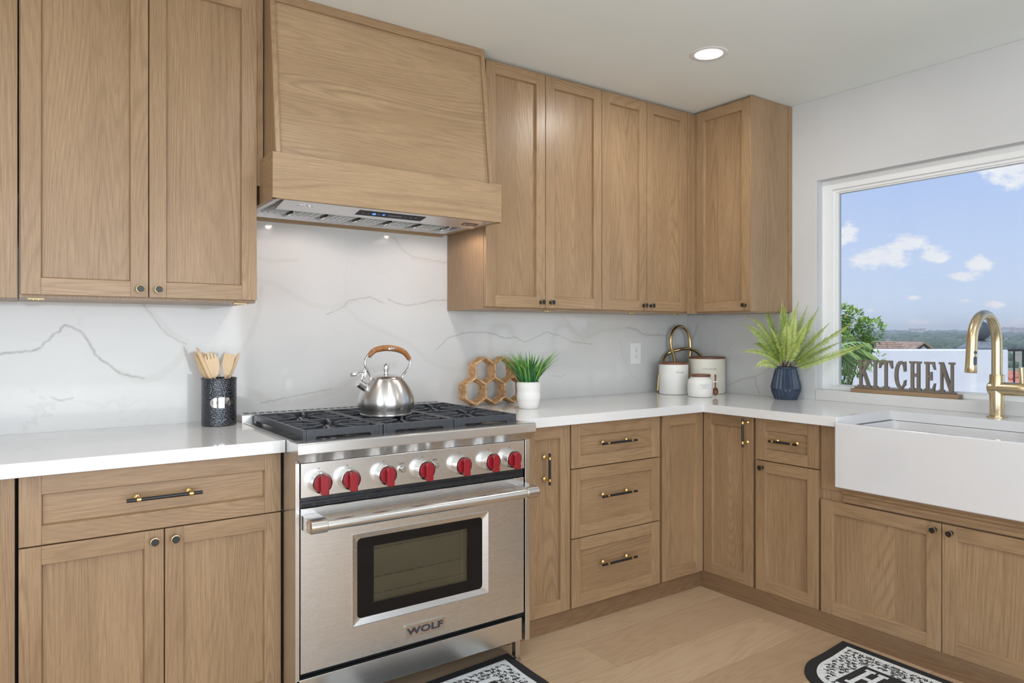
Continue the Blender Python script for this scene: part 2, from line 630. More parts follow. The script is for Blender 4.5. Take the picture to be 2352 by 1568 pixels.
def slab(name, axis, a0, a1, b0, b1, t0, t1, veins, step=0.003, label=None, holes=()):
    """vertical stone slab; axis 'y': spans x(a) and z(b), thickness y t0(front)..t1; axis 'x': spans y(a)"""
    na = max(2, int((a1 - a0) / step))
    nb = max(2, int((b1 - b0) / step))
    A, B = np.meshgrid(np.linspace(a0, a1, na + 1), np.linspace(b0, b1, nb + 1), indexing='ij')
    A, B = A.ravel(), B.ravel()
    N = len(A)
    front = np.stack([A, np.full(N, t0), B], 1) if axis == 'y' else np.stack([np.full(N, t0), A, B], 1)
    cs = [(a0, b0), (a1, b0), (a1, b1), (a0, b1)]
    P4 = lambda t: [((a, t, b) if axis == 'y' else (t, a, b)) for a, b in cs]
    co = np.concatenate([front, np.array(P4(t0) + P4(t1))])
    i, j = np.meshgrid(np.arange(na), np.arange(nb), indexing='ij')
    q = (i * (nb + 1) + j).ravel()
    F = np.stack([q, q + nb + 1, q + nb + 2, q + 1], 1)
    if axis == 'x':
        F = F[:, ::-1]
    e = [[N + 0, N + 1, N + 5, N + 4], [N + 1, N + 2, N + 6, N + 5], [N + 2, N + 3, N + 7, N + 6], [N + 3, N + 0, N + 4, N + 7], [N + 4, N + 5, N + 6, N + 7]]
    F = np.concatenate([F, np.array(e)])
    me = bpy.data.meshes.new(name)
    me.from_pydata(co.tolist(), [], F.tolist())
    l, b = vein_field(A, B, veins)
    add_attr(me, 'vein', np.concatenate([l, np.zeros(8)]))
    add_attr(me, 'band', np.concatenate([b, np.zeros(8)]))
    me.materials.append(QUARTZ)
    o = bpy.data.objects.new(name, me)
    COL.objects.link(o)
    return o


# ================================================================== SETTING
def struct(name, mb, m, **kw):
    return tag(mb.build(name, m, **kw), kind='structure')


def floor_material():
    m, t, p = mat('oak_floor', (.4, .3, .2), 0.42)
    tc = t.add('ShaderNodeTexCoord').outputs['Object']
    s = t.add('ShaderNodeSeparateXYZ')
    t.set(s.inputs[0], tc)
    x, y = s.outputs[0], s.outputs[1]
    W, L = 0.235, 2.1
    yy = t.math('DIVIDE', t.math('ADD', y, 0.992), W)
    row = t.math('FLOOR', yy)
    fy = t.math('SUBTRACT', yy, row)
    xx = t.math('DIVIDE', t.math('ADD', t.math('ADD', x, 1.535), t.math('MULTIPLY', row, 0.83)), L)
    cx = t.math('FLOOR', xx)
    fx = t.math('SUBTRACT', xx, cx)
    pid = t.math('ADD', t.math('MULTIPLY', row, 7.31), t.math('MULTIPLY', cx, 3.77))
    cmb = t.add('ShaderNodeCombineXYZ')
    t.set(cmb.inputs[0], t.math('ADD', y, pid))
    t.set(cmb.inputs[1], pid)
    t.set(cmb.inputs[2], x)
    g = cmb.outputs[0]
    low = t.noise(t.vmul(g, (1, 1, 0.12)), 4.5, 3, 0.5, 0.5)
    ring = t.math('POWER', t.math('MULTIPLY_ADD', t.math('SINE', t.math('MULTIPLY', low, 150.0)), 0.5, 0.5), 2.0)
    fine = t.noise(t.vmul(g, (1, 1, 0.03)), 260, 3, 0.6)
    kn = t.noise(t.vmul(g, (1, 1, 0.5)), 2.6, 2, 0.5)
    tone = t.noise(t.vmul(g, (0.3, 1, 0.02)), 3.1, 1)
    c = t.ramp(tone, [(0.35, lin(178, 153, 126)), (0.65, lin(196, 172, 143))])
    c = t.mix(t.math('MULTIPLY', ring, 0.22), c, lin(150, 116, 82))
    c = t.mix(t.math('MULTIPLY', fine, 0.22), c, lin(148, 116, 84))
    c = t.mix(t.math('MULTIPLY_ADD', kn, 9.0, -6.1, clamp=True), c, lin(112, 90, 68))
    ey = t.math('LESS_THAN', t.math('MINIMUM', fy, t.math('SUBTRACT', 1.0, fy)), 0.004)
    ex = t.math('LESS_THAN', t.math('MINIMUM', fx, t.math('SUBTRACT', 1.0, fx)), 0.0005)
    seam = t.math('MAXIMUM', ey, ex)
    c = t.mix(t.math('MULTIPLY', seam, 0.45), c, lin(96, 72, 50))
    t.set(p.inputs['Base Color'], c)
    bump(t, p, t.math('SUBTRACT', t.math('MULTIPLY', fine, 0.4), seam), 0.15, 0.0008)
    return m


b = MB()
b.box(LEFT - .15, 0.15, REAR - .15, 0.15, -0.06, 0)
struct('floor', b, floor_material(), smooth=False)
b = MB()
b.box(LEFT - .5, 0.45, REAR - .6, 0.4, CEIL, CEIL + 0.2)
struct('ceiling', b, CEILP, smooth=False)
b = MB()
b.box(LEFT - .15, 0.16, 0.013, 0.16, 0, CEIL)
struct('wall_back', b, WALLP, smooth=False)

WY0, WY1, WZ0, WZ1 = -0.850, -2.78, 0.947, 2.053
b = MB()
for xw in (0.012, 0.17):
    O_ = [b.b.verts.new((xw, y, z)) for y, z in ((0.013, 0), (REAR, 0), (REAR, CEIL), (0.013, CEIL))]
    I_ = [b.b.verts.new((xw, y, z)) for y, z in ((WY0, WZ0), (WY1, WZ0), (WY1, WZ1), (WY0, WZ1))]
    for i in range(4):
        b.b.faces.new((O_[i], O_[(i + 1) % 4], I_[(i + 1) % 4], I_[i]))
    if xw < .1:
        O0, I0 = O_, I_
for i in range(4):
    j = (i + 1) % 4
    b.b.faces.new((O0[i], O0[j], O_[j], O_[i]))
    b.b.faces.new((I0[i], I0[j], I_[j], I_[i]))
struct('wall_right', b, WALLP, smooth=False, bevel=0.004)

b = MB()                                               # the far end of the room, behind the photographer, with its glass doors
b.box(LEFT, -4.4, REAR - .15, REAR, 0, CEIL)
b.box(-1.4, 0.17, REAR - .15, REAR, 0, CEIL)
b.box(-4.4, -1.4, REAR - .15, REAR, 2.15, CEIL)
struct('wall_rear', b, WALLP, smooth=False)
b = MB()
b.box(LEFT - .15, LEFT, -2.1, 0.013, 0, CEIL)
b.box(LEFT - .15, LEFT, REAR, -3.9, 0, CEIL)
b.box(LEFT - .15, LEFT, -3.9, -2.1, 0, 0.4)
b.box(LEFT - .15, LEFT, -3.9, -2.1, 2.1, CEIL)
struct('wall_left', b, WALLP, smooth=False)


def window_frame(name, axis, at, a0, a1, z0, z1, mull=()):
    b = MB()
    for (p, q, r, s_) in [(a0, a0 + .05, z0, z1), (a1 - .05, a1, z0, z1), (a0, a1, z0, z0 + .05), (a0, a1, z1 - .05, z1)] + [(m_ - .03, m_ + .03, z0, z1) for m_ in mull]:
        if axis == 'y':
            b.box(p, q, at - .05, at, r, s_)
        else:
            b.box(at - .05, at, p, q, r, s_)
    o = tag(b.build(name, VINYL, smooth=False), kind='structure')
    b = MB()
    if axis == 'y':
        b.box(a0, a1, at - .03, at - .024, z0, z1)
    else:
        b.box(at - .03, at - .024, a0, a1, z0, z1)
    b.build('pane', PANE, o, smooth=False)


window_frame('window_2', 'y', REAR - .05, -4.4, -1.4, 0.0, 2.15, (-2.9,))
window_frame('window_3', 'x', LEFT - .05, -3.9, -2.1, 0.4, 2.1)

# the kitchen window: frame, inner bead, pane
b = MB()
FX0, FX1 = 0.066, 0.135


def ring(b, x0, x1, ya, yb, za, zb, wl, wt, wb, wr=None):
    wr = wr or wl
    b.box(x0, x1, ya - wl, ya, za, zb)
    b.box(x0, x1, yb, yb + wr, za, zb)
    b.box(x0, x1, yb + wr, ya - wl, zb - wt, zb)
    b.box(x0, x1, yb + wr, ya - wl, za, za + wb)


ring(b, FX0, FX1, WY0, WY1, 0.967, WZ1, 0.052, 0.050, 0.021)
ring(b, FX0 + .012, FX1 - .012, WY0 - .052, WY1 + .052, 0.988, WZ1 - .050, 0.018, 0.014, 0.004)
ring(b, FX0 + .018, FX1 - .02, WY0 - .070, WY1 + .070, 0.992, WZ1 - .064, 0.008, 0.007, 0.003)
wf = tag(b.build('window_1', VINYL, bevel=0.0015, smooth=False), kind='structure')
b = MB()
b.box(0.098, 0.104, WY1 + .05, WY0 - .05, 0.98, WZ1 - .05)
b.build('pane', PANE, wf, smooth=False)

# ------------------------------------------------------------------ stone on the walls
VB = [
    ('line', 0.004, 0.8, [(-3.44, 1.19), (-3.404, 1.193), (-3.355, 1.197), (-3.324, 1.213), (-3.292, 1.248), (-3.254, 1.285), (-3.234, 1.283), (-3.201, 1.259), (-3.181, 1.22), (-3.154, 1.172), (-3.113, 1.14), (-3.085, 1.112), (-3.007, 1.092)]),
    ('band', 0.016, 0.35, [(-3.085, 1.112), (-3.007, 1.082), (-2.955, 1.095), (-2.895, 1.143), (-2.865, 1.192), (-2.86, 1.226)]),
    ('band', 0.014, 0.4, [(-3.007, 1.364), (-2.955, 1.308), (-2.918, 1.259), (-2.86, 1.222)]),
    ('line', 0.002, 0.5, [(-3.007, 1.364), (-2.963, 1.303), (-2.926, 1.254), (-2.86, 1.217)]),
    ('band', 0.012, 0.3, [(-2.68, 1.146), (-2.655, 1.189), (-2.621, 1.25), (-2.592, 1.339), (-2.578, 1.446)]),
    ('band', 0.01, 0.3, [(-2.596, 1.569), (-2.535, 1.554), (-2.436, 1.566)]),
    ('band', 0.014, 0.22, [(-2.596, 1.48), (-2.508, 1.457), (-2.436, 1.414), (-2.37, 1.38), (-2.284, 1.37), (-2.205, 1.393)]),
    ('line', 0.0025, 0.5, [(-2.304, 1.34), (-2.225, 1.374), (-2.205, 1.402), (-2.103, 1.421), (-2.04, 1.397)]),
    ('line', 0.002, 0.5, [(-2.019, 1.412), (-1.931, 1.386), (-1.864, 1.392), (-1.795, 1.414), (-1.706, 1.416)]),
    ('band', 0.012, 0.22, [(-1.986, 1.696), (-1.942, 1.64), (-1.887, 1.609), (-1.706, 1.593)]),
    ('line', 0.002, 0.3, [(-1.986, 1.696), (-1.942, 1.64), (-1.887, 1.613), (-1.706, 1.598)]),
    ('band', 0.018, 0.3, [(-2.67, 1.038), (-2.596, 1.012), (-2.535, 0.969), (-2.399, 0.971), (-2.245, 1.019), (-2.144, 1.086), (-1.986, 1.115)]),
    ('line', 0.002, 0.5, [(-2.578, 0.975), (-2.49, 0.988), (-2.399, 1.002), (-2.284, 1.019)]),
    ('line', 0.0025, 0.55, [(-1.772, 1.177), (-1.701, 1.239), (-1.628, 1.258), (-1.566, 1.266), (-1.471, 1.262), (-1.366, 1.236), (-1.309, 1.238), (-1.243, 1.213), (-1.103, 1.267), (-1.017, 1.246), (-0.926, 1.213), (-0.785, 1.2)]),
    ('band', 0.014, 0.25, [(-1.002, 1.361), (-0.942, 1.296), (-0.848, 1.225), (-0.72, 1.273), (-0.483, 1.294), (-0.377, 1.248), (-0.154, 1.253), (-0.017, 1.315)]),
    ('line', 0.002, 0.6, [(-0.518, 1.293), (-0.448, 1.286), (-0.377, 1.253), (-0.192, 1.245)]),
    ('band', 0.008, 0.25, [(-0.57, 1.223), (-0.553, 1.124), (-0.483, 1.021), (-0.34, 0.927)]),
    ('band', 0.012, 0.25, [(-2.225, 1.383), (-2.144, 1.308), (-2.04, 1.269), (-1.909, 1.209), (-1.772, 1.105), (-1.628, 1.08)]),
    ('line', 0.0018, 0.5, [(-3.298, 1.034), (-3.266, 1.022), (-3.23, 1.029)]),
    ('line', 0.0018, 0.35, [(-1.062, 1.036), (-1.017, 1.025), (-0.972, 1.038)])]
VR = [
    ('line', 0.003, 0.6, [(-0.071, 1.314), (-0.061, 1.261), (-0.003, 1.18)]),
    ('band', 0.01, 0.3, [(-0.088, 1.327), (-0.064, 1.261), (-0.01, 1.167)]),
    ('line', 0.0025, 0.5, [(-0.296, 0.956), (-0.387, 0.994), (-0.488, 1.019), (-0.592, 1.076)]),
    ('line', 0.002, 0.6, [(-0.483, 1.013), (-0.497, 0.968), (-0.517, 0.925)]),
    ('band', 0.01, 0.25, [(-0.202, 0.963), (-0.357, 0.984), (-0.474, 1.008), (-0.6, 1.057)]),
    ('line', 0.002, 0.3, [(-0.296, 1.172), (-0.333, 1.198)])]
ZC, ZB = 0.914, 0.874
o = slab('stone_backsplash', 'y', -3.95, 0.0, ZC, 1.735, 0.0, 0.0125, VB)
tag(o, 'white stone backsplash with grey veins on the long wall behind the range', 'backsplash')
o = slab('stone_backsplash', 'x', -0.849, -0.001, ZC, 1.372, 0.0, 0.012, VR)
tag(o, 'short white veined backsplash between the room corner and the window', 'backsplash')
b = MB()
b.prism([(0.0, ZC), (0.0115, ZC), (0.0115, 0.9475), (0.066, 0.9475), (0.066, 0.967), (0.0, 0.967)], 'y', WY1 + .001, -0.8505)
o = b.build('window_sill', QUARTZ, smooth=False, bevel=0.001)
tag(o, 'white stone window sill running under the kitchen window behind the sink', 'sill')

# ------------------------------------------------------------------ worktops
b = MB()
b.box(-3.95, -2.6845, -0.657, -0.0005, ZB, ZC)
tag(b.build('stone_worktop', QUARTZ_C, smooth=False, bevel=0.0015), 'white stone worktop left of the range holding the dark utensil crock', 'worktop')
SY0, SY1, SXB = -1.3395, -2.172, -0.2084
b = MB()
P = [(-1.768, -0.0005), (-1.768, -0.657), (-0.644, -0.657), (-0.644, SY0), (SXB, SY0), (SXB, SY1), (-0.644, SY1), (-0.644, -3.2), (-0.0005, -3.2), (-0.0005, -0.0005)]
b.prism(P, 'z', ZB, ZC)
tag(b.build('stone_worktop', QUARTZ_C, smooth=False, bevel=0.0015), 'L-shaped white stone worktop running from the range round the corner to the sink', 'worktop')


# ================================================================== CABINETS
def shaker(w, h, fw=0.055, t=0.020, grain='z', staves=0.11):
    """framed door or drawer front: x 0..w, z 0..h, face at y = -t"""
    b = MB()
    c, rec = 0.0035, 0.0135
    b.prism([(0, 0), (0, -t), (fw - c, -t), (fw, -t + rec), (fw, 0)], 'z', 0, h, 'z')
    b.prism([(w, 0), (w, -t), (w - fw + c, -t), (w - fw, -t + rec), (w - fw, 0)], 'z', 0, h, 'z')

    def rail(pts):
        b.prism([(q[1], q[0]) for q in pts], 'x', fw - c, w - fw + c, 'x')
    e = 0.00015
    rail([(0, 0), (0, -t + e), (fw - c, -t + e), (fw, -t + rec), (fw, 0)][::1])
    rail([(h, 0), (h, -t + e), (h - fw + c, -t + e), (h - fw, -t + rec), (h - fw, 0)])
    # panel in staves
    span = (w - 2 * fw) if grain == 'z' else (h - 2 * fw)
    n = max(1, round(span / staves))
    cuts = [0] + [(i + random.uniform(-.2, .2)) / n for i in range(1, n)] + [1]
    yp = -t + rec + 0.0001
    for u0, u1 in zip(cuts, cuts[1:]):
        if grain == 'z':
            a0, a1 = fw - .002 + u0 * (span + .004), fw - .002 + u1 * (span + .004)
            b.quad([(a0, yp, fw - .002), (a1, yp, fw - .002), (a1, yp, h - fw + .002), (a0, yp, h - fw + .002)], 'z')
        else:
            a0, a1 = fw - .002 + u0 * (span + .004), fw - .002 + u1 * (span + .004)
            b.quad([(fw - .002, yp, a0), (w - fw + .002, yp, a0), (w - fw + .002, yp, a1), (fw - .002, yp, a1)], 'x')
    b.box(fw, w - fw, -0.006, -0.0005, fw, h - fw, grain)
    return b


def fix_rail(b):
    return b


def pull(parent, x, z, L, vertical=False, face=-0.020):
    """black bar on two brass posts with brass rings and rosettes"""
    b = MB()
    y = face - 0.034
    h = L / 2
    b.cyl((-h, y, 0), (h, y, 0), 0.0055, 16, 0)
    s = L * 0.345
    for q in (-s, s):
        b.cyl((q - .0055, y, 0), (q + .0055, y, 0), 0.0068, 16, 1)
        b.lathe([(0, 0), (0.0105, 0), (0.0105, 0.002), (0.008, 0.0045), (0.0042, 0.007), (0.0042, 0.034), (0, 0.034)], 16, 1,
                Matrix.Translation((q, face - 0.0002, 0)) @ Matrix.Rotation(R(90), 4, 'X'))
    return b.build('handle', [BLACK, BRASS], parent, loc=(x, 0, z), rot=(0, R(90) if vertical else 0, 0))


def knob(parent, x, z, face=-0.020):
    b = MB()
    mm = Matrix.Translation((0, face - 0.0002, 0)) @ Matrix.Rotation(R(90), 4, 'X')
    b.lathe([(0, 0), (0.0075, 0), (0.007, 0.003), (0.0052, 0.010), (0.0052, 0.013), (0.0118, 0.016), (0.0118, 0.022)], 24, 0, mm)
    b.lathe([(0.0118, 0.022), (0.0126, 0.0225), (0.0126, 0.0245), (0.0112, 0.0248)], 24, 1, mm)
    b.lathe([(0.0112, 0.0248), (0.0108, 0.0240), (0, 0.0240)], 24, 0, mm)
    return b.build('knob', [BLACK, BRASS], parent, loc=(x, 0, z))


def front(parent, name, x0, x1, z0, z1, depth, grain='z', hw=None, fw=0.055, staves=0.11):
    """hw: ('knob', dx, dz) from the lower left corner, ('pull', cx, cz, length, vertical)"""
    b = shaker(x1 - x0, z1 - z0, fw, 0.020, grain, staves)
    d = b.build(name, OAK, parent, loc=(x0, -depth, z0), smooth=False, bevel=0.0012, bseg=2)
    if hw:
        if hw[0] == 'knob':
            knob(d, hw[1] - x0, hw[2] - z0)
        else:
            pull(d, hw[1] - x0, hw[2] - z0, hw[3], hw[4])
    return d


def hinge_clip(parent, x, y, z):
    b = MB()
    b.box(x - .022, x + .022, y - .007, y + .007, z - .004, z)
    b.lathe([(0, -.006), (.005, -.006), (.005, -.004)], 12, 0, Matrix.Translation((x - .007, y, z)))
    b.lathe([(0, -.006), (.005, -.006), (.005, -.004)], 12, 0, Matrix.Translation((x + .007, y, z)))
    b.build('hinge_plate', BRASS_K, parent, bevel=0.0008)


# --- base cabinet left of the range (local x = world x + 3.95)
D = 0.600
X0 = -3.95
cab = empty('base_cabinet', (X0, 0, 0), 0, 'oak base cabinet with one wide drawer over two doors left of the range', 'cabinet')
b = MB()
b.box(0.575, -2.686 - X0, -D + .0015, 0, 0.081, ZB - .0005)
b.build('body', OAK, cab, smooth=False)
f = lambda x: x - X0
front(cab, 'drawer', f(-3.3904), f(-2.6885), 0.6785, 0.868, D, 'x', ('pull', f(-3.036), 0.778, 0.203, False))
front(cab, 'door', f(-3.3904), f(-3.0352), 0.0807, 0.6750, D, 'z', ('knob', f(-3.0625), 0.6445))
front(cab, 'door', f(-3.0322), f(-2.6885), 0.0807, 0.6750, D, 'z', ('knob', f(-3.0065), 0.6437))
cab = empty('base_cabinet', (X0, 0, 0), 0, 'plain oak base cabinet cut off by the left edge of the picture', 'cabinet')
b = MB()
b.box(0, f(-3.3985), -D - .006, 0, 0.081, ZB - .0005)
b.build('body', OAK, cab, smooth=False, bevel=0.001)

# --- upper cabinets left of the hood
UD = 0.320
cab = empty('wall_cabinet', (X0, 0, 0), 0, 'oak wall cabinet with two tall doors left of the range hood', 'cabinet')
b = MB()
b.box(f(-3.388), f(-2.6885), -UD + .0015, -.001, 1.367, 2.4755)
b.box(f(-2.688), f(-2.664), -.331, -.311, 1.79, 2.4755)
b.build('body', OAK, cab, smooth=False)
front(cab, 'door', f(-3.3846), f(-3.0381), 1.3768, 2.463, UD, 'z', ('knob', f(-3.064), 1.4029))
front(cab, 'door', f(-3.0351), f(-2.6885), 1.3768, 2.463, UD, 'z', ('knob', f(-3.0095), 1.4033))
hinge_clip(cab, f(-3.345), -0.29, 1.367)
hinge_clip(cab, f(-2.735), -0.29, 1.367)
cab = empty('wall_cabinet', (X0, 0, 0), 0, 'plain oak wall cabinet side cut off by the left edge of the picture', 'cabinet')
b = MB()
b.box(0, f(-3.392), -UD - .004, -.001, 1.3655, 2.4755)
b.build('body', OAK, cab, smooth=False, bevel=0.001)

# --- upper cabinets between hood and corner
X1 = -1.7085
g = lambda x: x - X1
cab = empty('wall_cabinet', (X1, 0, 0), 0, 'oak wall cabinet with two doors immediately right of the range hood', 'cabinet')
b = MB()
b.box(g(-1.7075), g(-1.0225), -UD + .0015, -.001, 1.367, 2.4755)
b.build('body', OAK, cab, smooth=False)
front(cab, 'door', g(-1.7075), g(-1.3770), 1.3768, 2.463, UD, 'z', ('knob', g(-1.4045), 1.4035))
front(cab, 'door', g(-1.3740), g(-1.0232), 1.3768, 2.463, UD, 'z', ('knob', g(-1.347), 1.4035))
hinge_clip(cab, g(-1.335), -0.295, 1.367)
cab = empty('wall_cabinet', (-1.0215, 0, 0), 0, 'narrow-doored oak wall cabinet between the hood-side cabinet and the room corner', 'cabinet')
h_ = lambda x: x + 1.0215
b = MB()
b.box(0, h_(-0.345), -UD + .0015, -.001, 1.367, 2.4755)
b.build('body', OAK, cab, smooth=False)
b = MB()
b.box(h_(-0.3925), h_(-0.3700), -.3385, -UD + .0012, 1.367, 2.468)
b.prism([(h_(-0.3699), -UD + .0012), (h_(-0.3699), -.3320), (h_(-0.3330), -.3320), (h_(-0.3330), -.3520), (h_(-0.3195), -.3520), (h_(-0.3195), -UD + .0012)], 'z', 1.367, 2.468)
b.build('corner_filler', OAK, cab, smooth=False, bevel=0.0008)
front(cab, 'door', h_(-1.0200), h_(-0.7087), 1.3768, 2.463, UD, 'z', ('knob', h_(-0.7335), 1.4035))
front(cab, 'door', h_(-0.7057), h_(-0.3960), 1.3768, 2.463, UD, 'z', ('knob', h_(-0.681), 1.4035))
hinge_clip(cab, h_(-0.775), -0.295, 1.367)
hinge_clip(cab, h_(-0.44), -0.295, 1.367)

# --- upper cabinet on the window wall (turned: local x runs towards the camera, depth towards the room)
cab = empty('wall_cabinet', (0.0, -0.352, 0), R(-90), 'single-door oak wall cabinet on the window wall beside the corner', 'cabinet')
b = MB()
b.box(0.0005, 0.349, -UD + .0015, 0.011, 1.367, 2.4755)
b.build('body', OAK, cab, smooth=False)
b = MB()
b.box(0.3495, 0.3545, -0.341, 0.011, 1.372, 2.470)
b.box(0.3545, 0.3590, -0.018, 0.0115, 1.372, 2.470)
b.build('side_panel', OAK, cab, smooth=False, bevel=0.001)
front(cab, 'door', 0.003, 0.3485, 1.3768, 2.463, UD, 'z', ('knob', 0.3215, 1.4035))

# --- base cabinets right of the range
X2 = -1.767
g = lambda x: x - X2
cab = empty('base_cabinet', (X2, 0, 0), 0, 'narrow single-door oak base cabinet immediately right of the range', 'cabinet')
b = MB()
b.box(0, g(-1.4575), -D + .0015, 0, 0.081, ZB - .0005)
b.build('body', OAK, cab, smooth=False)
front(cab, 'door', g(-1.703), g(-1.4620), 0.0807, 0.868, D, 'z', ('pull', g(-1.5984), 0.699, 0.131, True))
cab = empty('base_cabinet', (-1.4565, 0, 0), 0, 'oak base cabinet of three drawers with black and brass pulls', 'cabinet')
g = lambda x: x + 1.4565
b = MB()
b.box(0, g(-0.9045), -D + .0015, 0, 0.081, ZB - .0005)
b.build('body', OAK, cab, smooth=False)
for z0, z1, hz in ((0.6786, 0.868, 0.7770), (0.3785, 0.6746, 0.5463), (0.0807, 0.3745, 0.2487)):
    front(cab, 'drawer', g(-1.4525), g(-0.9110), z0, z1, D, 'x', ('pull', g(-1.2000), hz, 0.208, False), staves=.3)
cab = empty('base_cabinet', (-0.9035, 0, 0), 0, 'oak corner base cabinet with two tall framed fronts meeting in the corner', 'cabinet')
g = lambda x: x + 0.9035
b = MB()
b.prism([(0, 0), (0, -D + .0015), (g(-0.5805), -D + .0015), (g(-0.5805), -0.918), (g(0), -0.918), (g(0), 0)], 'z', 0.081, ZB - .0005)
b.build('body', OAK, cab, smooth=False)
front(cab, 'front_panel', g(-0.8935), g(-0.6030), 0.0807, 0.868, D, 'z')
d = shaker(0.286, 0.868 - 0.0807).build('door', OAK, cab, loc=(g(-0.582), -0.622, 0.0807), rot=(0, 0, R(-90)), smooth=False, bevel=0.0012)
pull(d, 0.2557, 0.7976 - .0807, 0.134, True)

cab = empty('base_cabinet', (0, -0.9190, 0), R(-90), 'oak base cabinet with a small drawer over one door left of the sink', 'cabinet')
DR = 0.582
b = MB()
b.box(0, 0.3175, -DR + .0015, 0, 0.081, ZB - .0005)
b.build('body', OAK, cab, smooth=False)
front(cab, 'drawer', 0.0040, 0.3155, 0.6796, 0.868, DR, 'x', ('pull', 0.165, 0.776, 0.138, False))
front(cab, 'door', 0.0040, 0.3155, 0.0807, 0.6756, DR, 'z', ('knob', 0.0415, 0.6463))
cab = empty('sink_cabinet', (0, -1.2375, 0), R(-90), 'two-door oak sink cabinet under the white apron-front sink', 'cabinet')
b = MB()
b.box(0, 1.05, -DR + .0015, 0, 0.081, 0.600)
b.box(0, 0.0985, -DR - .004, 0, 0.600, ZB - .0005)
b.box(0.939, 1.05, -DR - .004, 0, 0.600, ZB - .0005)
b.box(0.0985, 0.939, -DR - .004, -DR + .03, 0.560, 0.6265, 'x')
b.build('body', OAK, cab, smooth=False, bevel=0.001)
b = MB()
b.prism([(-DR - .004, .5625), (-DR - .017, .5625), (-DR - .017, .574), (-DR - .012, .580), (-DR - .012, .590), (-DR - .024, .598), (-DR - .024, .607), (-DR - .030, .613), (-DR - .030, .6225), (-DR - .004, .6225)],
        'x', 0.105, 0.935, 'x')
b.build('moulding', OAK, cab, smooth=False)
front(cab, 'door', 0.0080, 0.4840, 0.0807, 0.5559, DR, 'z', ('knob', 0.463, 0.5299))
front(cab, 'door', 0.4870, 0.9630, 0.0807, 0.5559, DR, 'z', ('knob', 0.5193, 0.5292))
cab = empty('base_cabinet', (0, -2.2885, 0), R(-90), 'plain oak base cabinet beyond the sink at the right edge', 'cabinet')
b = MB()
b.box(0, 0.9, -DR, 0, 0.081, ZB - .0005)
b.build('body', OAK, cab, smooth=False)

# plinths
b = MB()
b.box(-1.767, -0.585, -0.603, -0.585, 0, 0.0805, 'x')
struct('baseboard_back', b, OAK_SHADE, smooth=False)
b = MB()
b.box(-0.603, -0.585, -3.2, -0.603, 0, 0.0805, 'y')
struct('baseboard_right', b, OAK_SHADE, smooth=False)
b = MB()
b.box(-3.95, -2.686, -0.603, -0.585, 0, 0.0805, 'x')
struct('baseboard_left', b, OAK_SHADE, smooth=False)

# ================================================================== RANGE HOOD
hood = empty('range_hood', (0, 0, 0), 0, 'tapered oak range hood cover with a deep lower band above the range', 'hood')
HL, HR = -2.6755, -1.7235
b = MB()
yb, yt, zb_, zt = -0.458, -0.388, 1.880, 2.4755
nbd = 5
for i in range(nbd):
    f0, f1 = i / nbd, (i + 1) / nbd
    y0_, y1_, z0_, z1_ = yb + (yt - yb) * f0, yb + (yt - yb) * f1, zb_ + (zt - zb_) * f0, zb_ + (zt - zb_) * f1
    b.quad([(-2.640, y0_, z0_), (-1.773, y0_, z0_), (-1.773, y1_, z1_), (-2.640, y1_, z1_)], 'x')
b.box(-2.640, -1.773, -.36, 0, zb_, zt, 'x')
b.build('front_panel', OAK_H, hood, smooth=False)
for x0, x1 in ((-2.660, -2.640), (-1.773, -1.753)):
    b = MB()
    b.prism([(0, zb_), (yb - .010, zb_), (yt - .010, zt), (0, zt)], 'x', x0, x1, 'z')
    b.build('side_trim', OAK, hood, smooth=False, bevel=0.004)
b = MB()
b.prism([(yt - .0005, zt), (yt - .0105, zt), (yt - .0145, zt - .034), (yt - .0045, zt - .034)], 'x', -2.640, -1.773, 'x')
b.build('top_trim', OAK, hood, smooth=False, bevel=0.001)
b = MB()
HB0, HB1 = 1.7245, 1.8840
b.box(HL + .0005, HR - .0005, -0.485, -0.467, HB0, HB1, 'x')
b.box(HL, HL + .018, -0.4845, -0.001, HB0, HB1, 'y')
b.box(HR - .018, HR, -0.4845, -0.001, HB0, HB1, 'y')
b.box(HL + .018, HR - .018, -0.466, -0.001, 1.862, 1.8795, 'x')
b.box(HL + .018, HR - .018, -0.018, -0.001, 1.716, 1.734, 'x')
b.build('lower_band', OAK_H, hood, smooth=False, bevel=0.001)

ins = empty('extractor_fan', (0, 0, 0), 0, 'stainless steel extractor fan insert recessed under the oak hood', 'extractor fan')
IX0, IX1, IY0, IY1, IZ = HL + .0185, HR - .0185, -0.4665, -0.0185, 1.7265
b = MB()
b.box(IX0, IX1, IY0, IY0 + .012, IZ, 1.80)
b.box(IX0, IX1, IY1 - .020, IY1, IZ, 1.80)
b.box(IX0, IX0 + .02, IY0 + .012, IY1 - .020, IZ, 1.80)
b.box(IX1 - .02, IX1, IY0 + .012, IY1 - .020, IZ, 1.80)
b.box(IX0, IX1, IY0, IY1, 1.80, 1.86)
b.build('housing', HOODSTEEL, ins, smooth=False, bevel=0.001)
b = MB()
b.prism([(IY0 + .012, IZ - .0005), (-0.352, IZ - .0175), (-0.352, IZ + .010), (IY0 + .012, IZ + .0035)], 'x', IX0 + .03, IX1 - .045)
pan = b.build('control_plate', HOODSTEEL, ins, smooth=False, bevel=0.0008)
tilt = math.atan2(-0.0170, 0.1025)
PM = lambda x, y: Matrix.Translation((x, y, IZ - .0005 + (y - IY0 - .012) * math.tan(tilt) - .0004)) @ Matrix.Rotation(R(90) + tilt, 4, 'X') @ Matrix.Rotation(0, 4, 'Z')
b = MB()
b.box(-2.335, -2.055, -.0008, 0, -.026, .026)
b.move(b.b.verts[:], PM(0, -0.41))
scr = b.build('control_screen', mat('screen_black', (.008, .008, .01), .45, spec=.12)[0], pan, smooth=False)
b = MB()


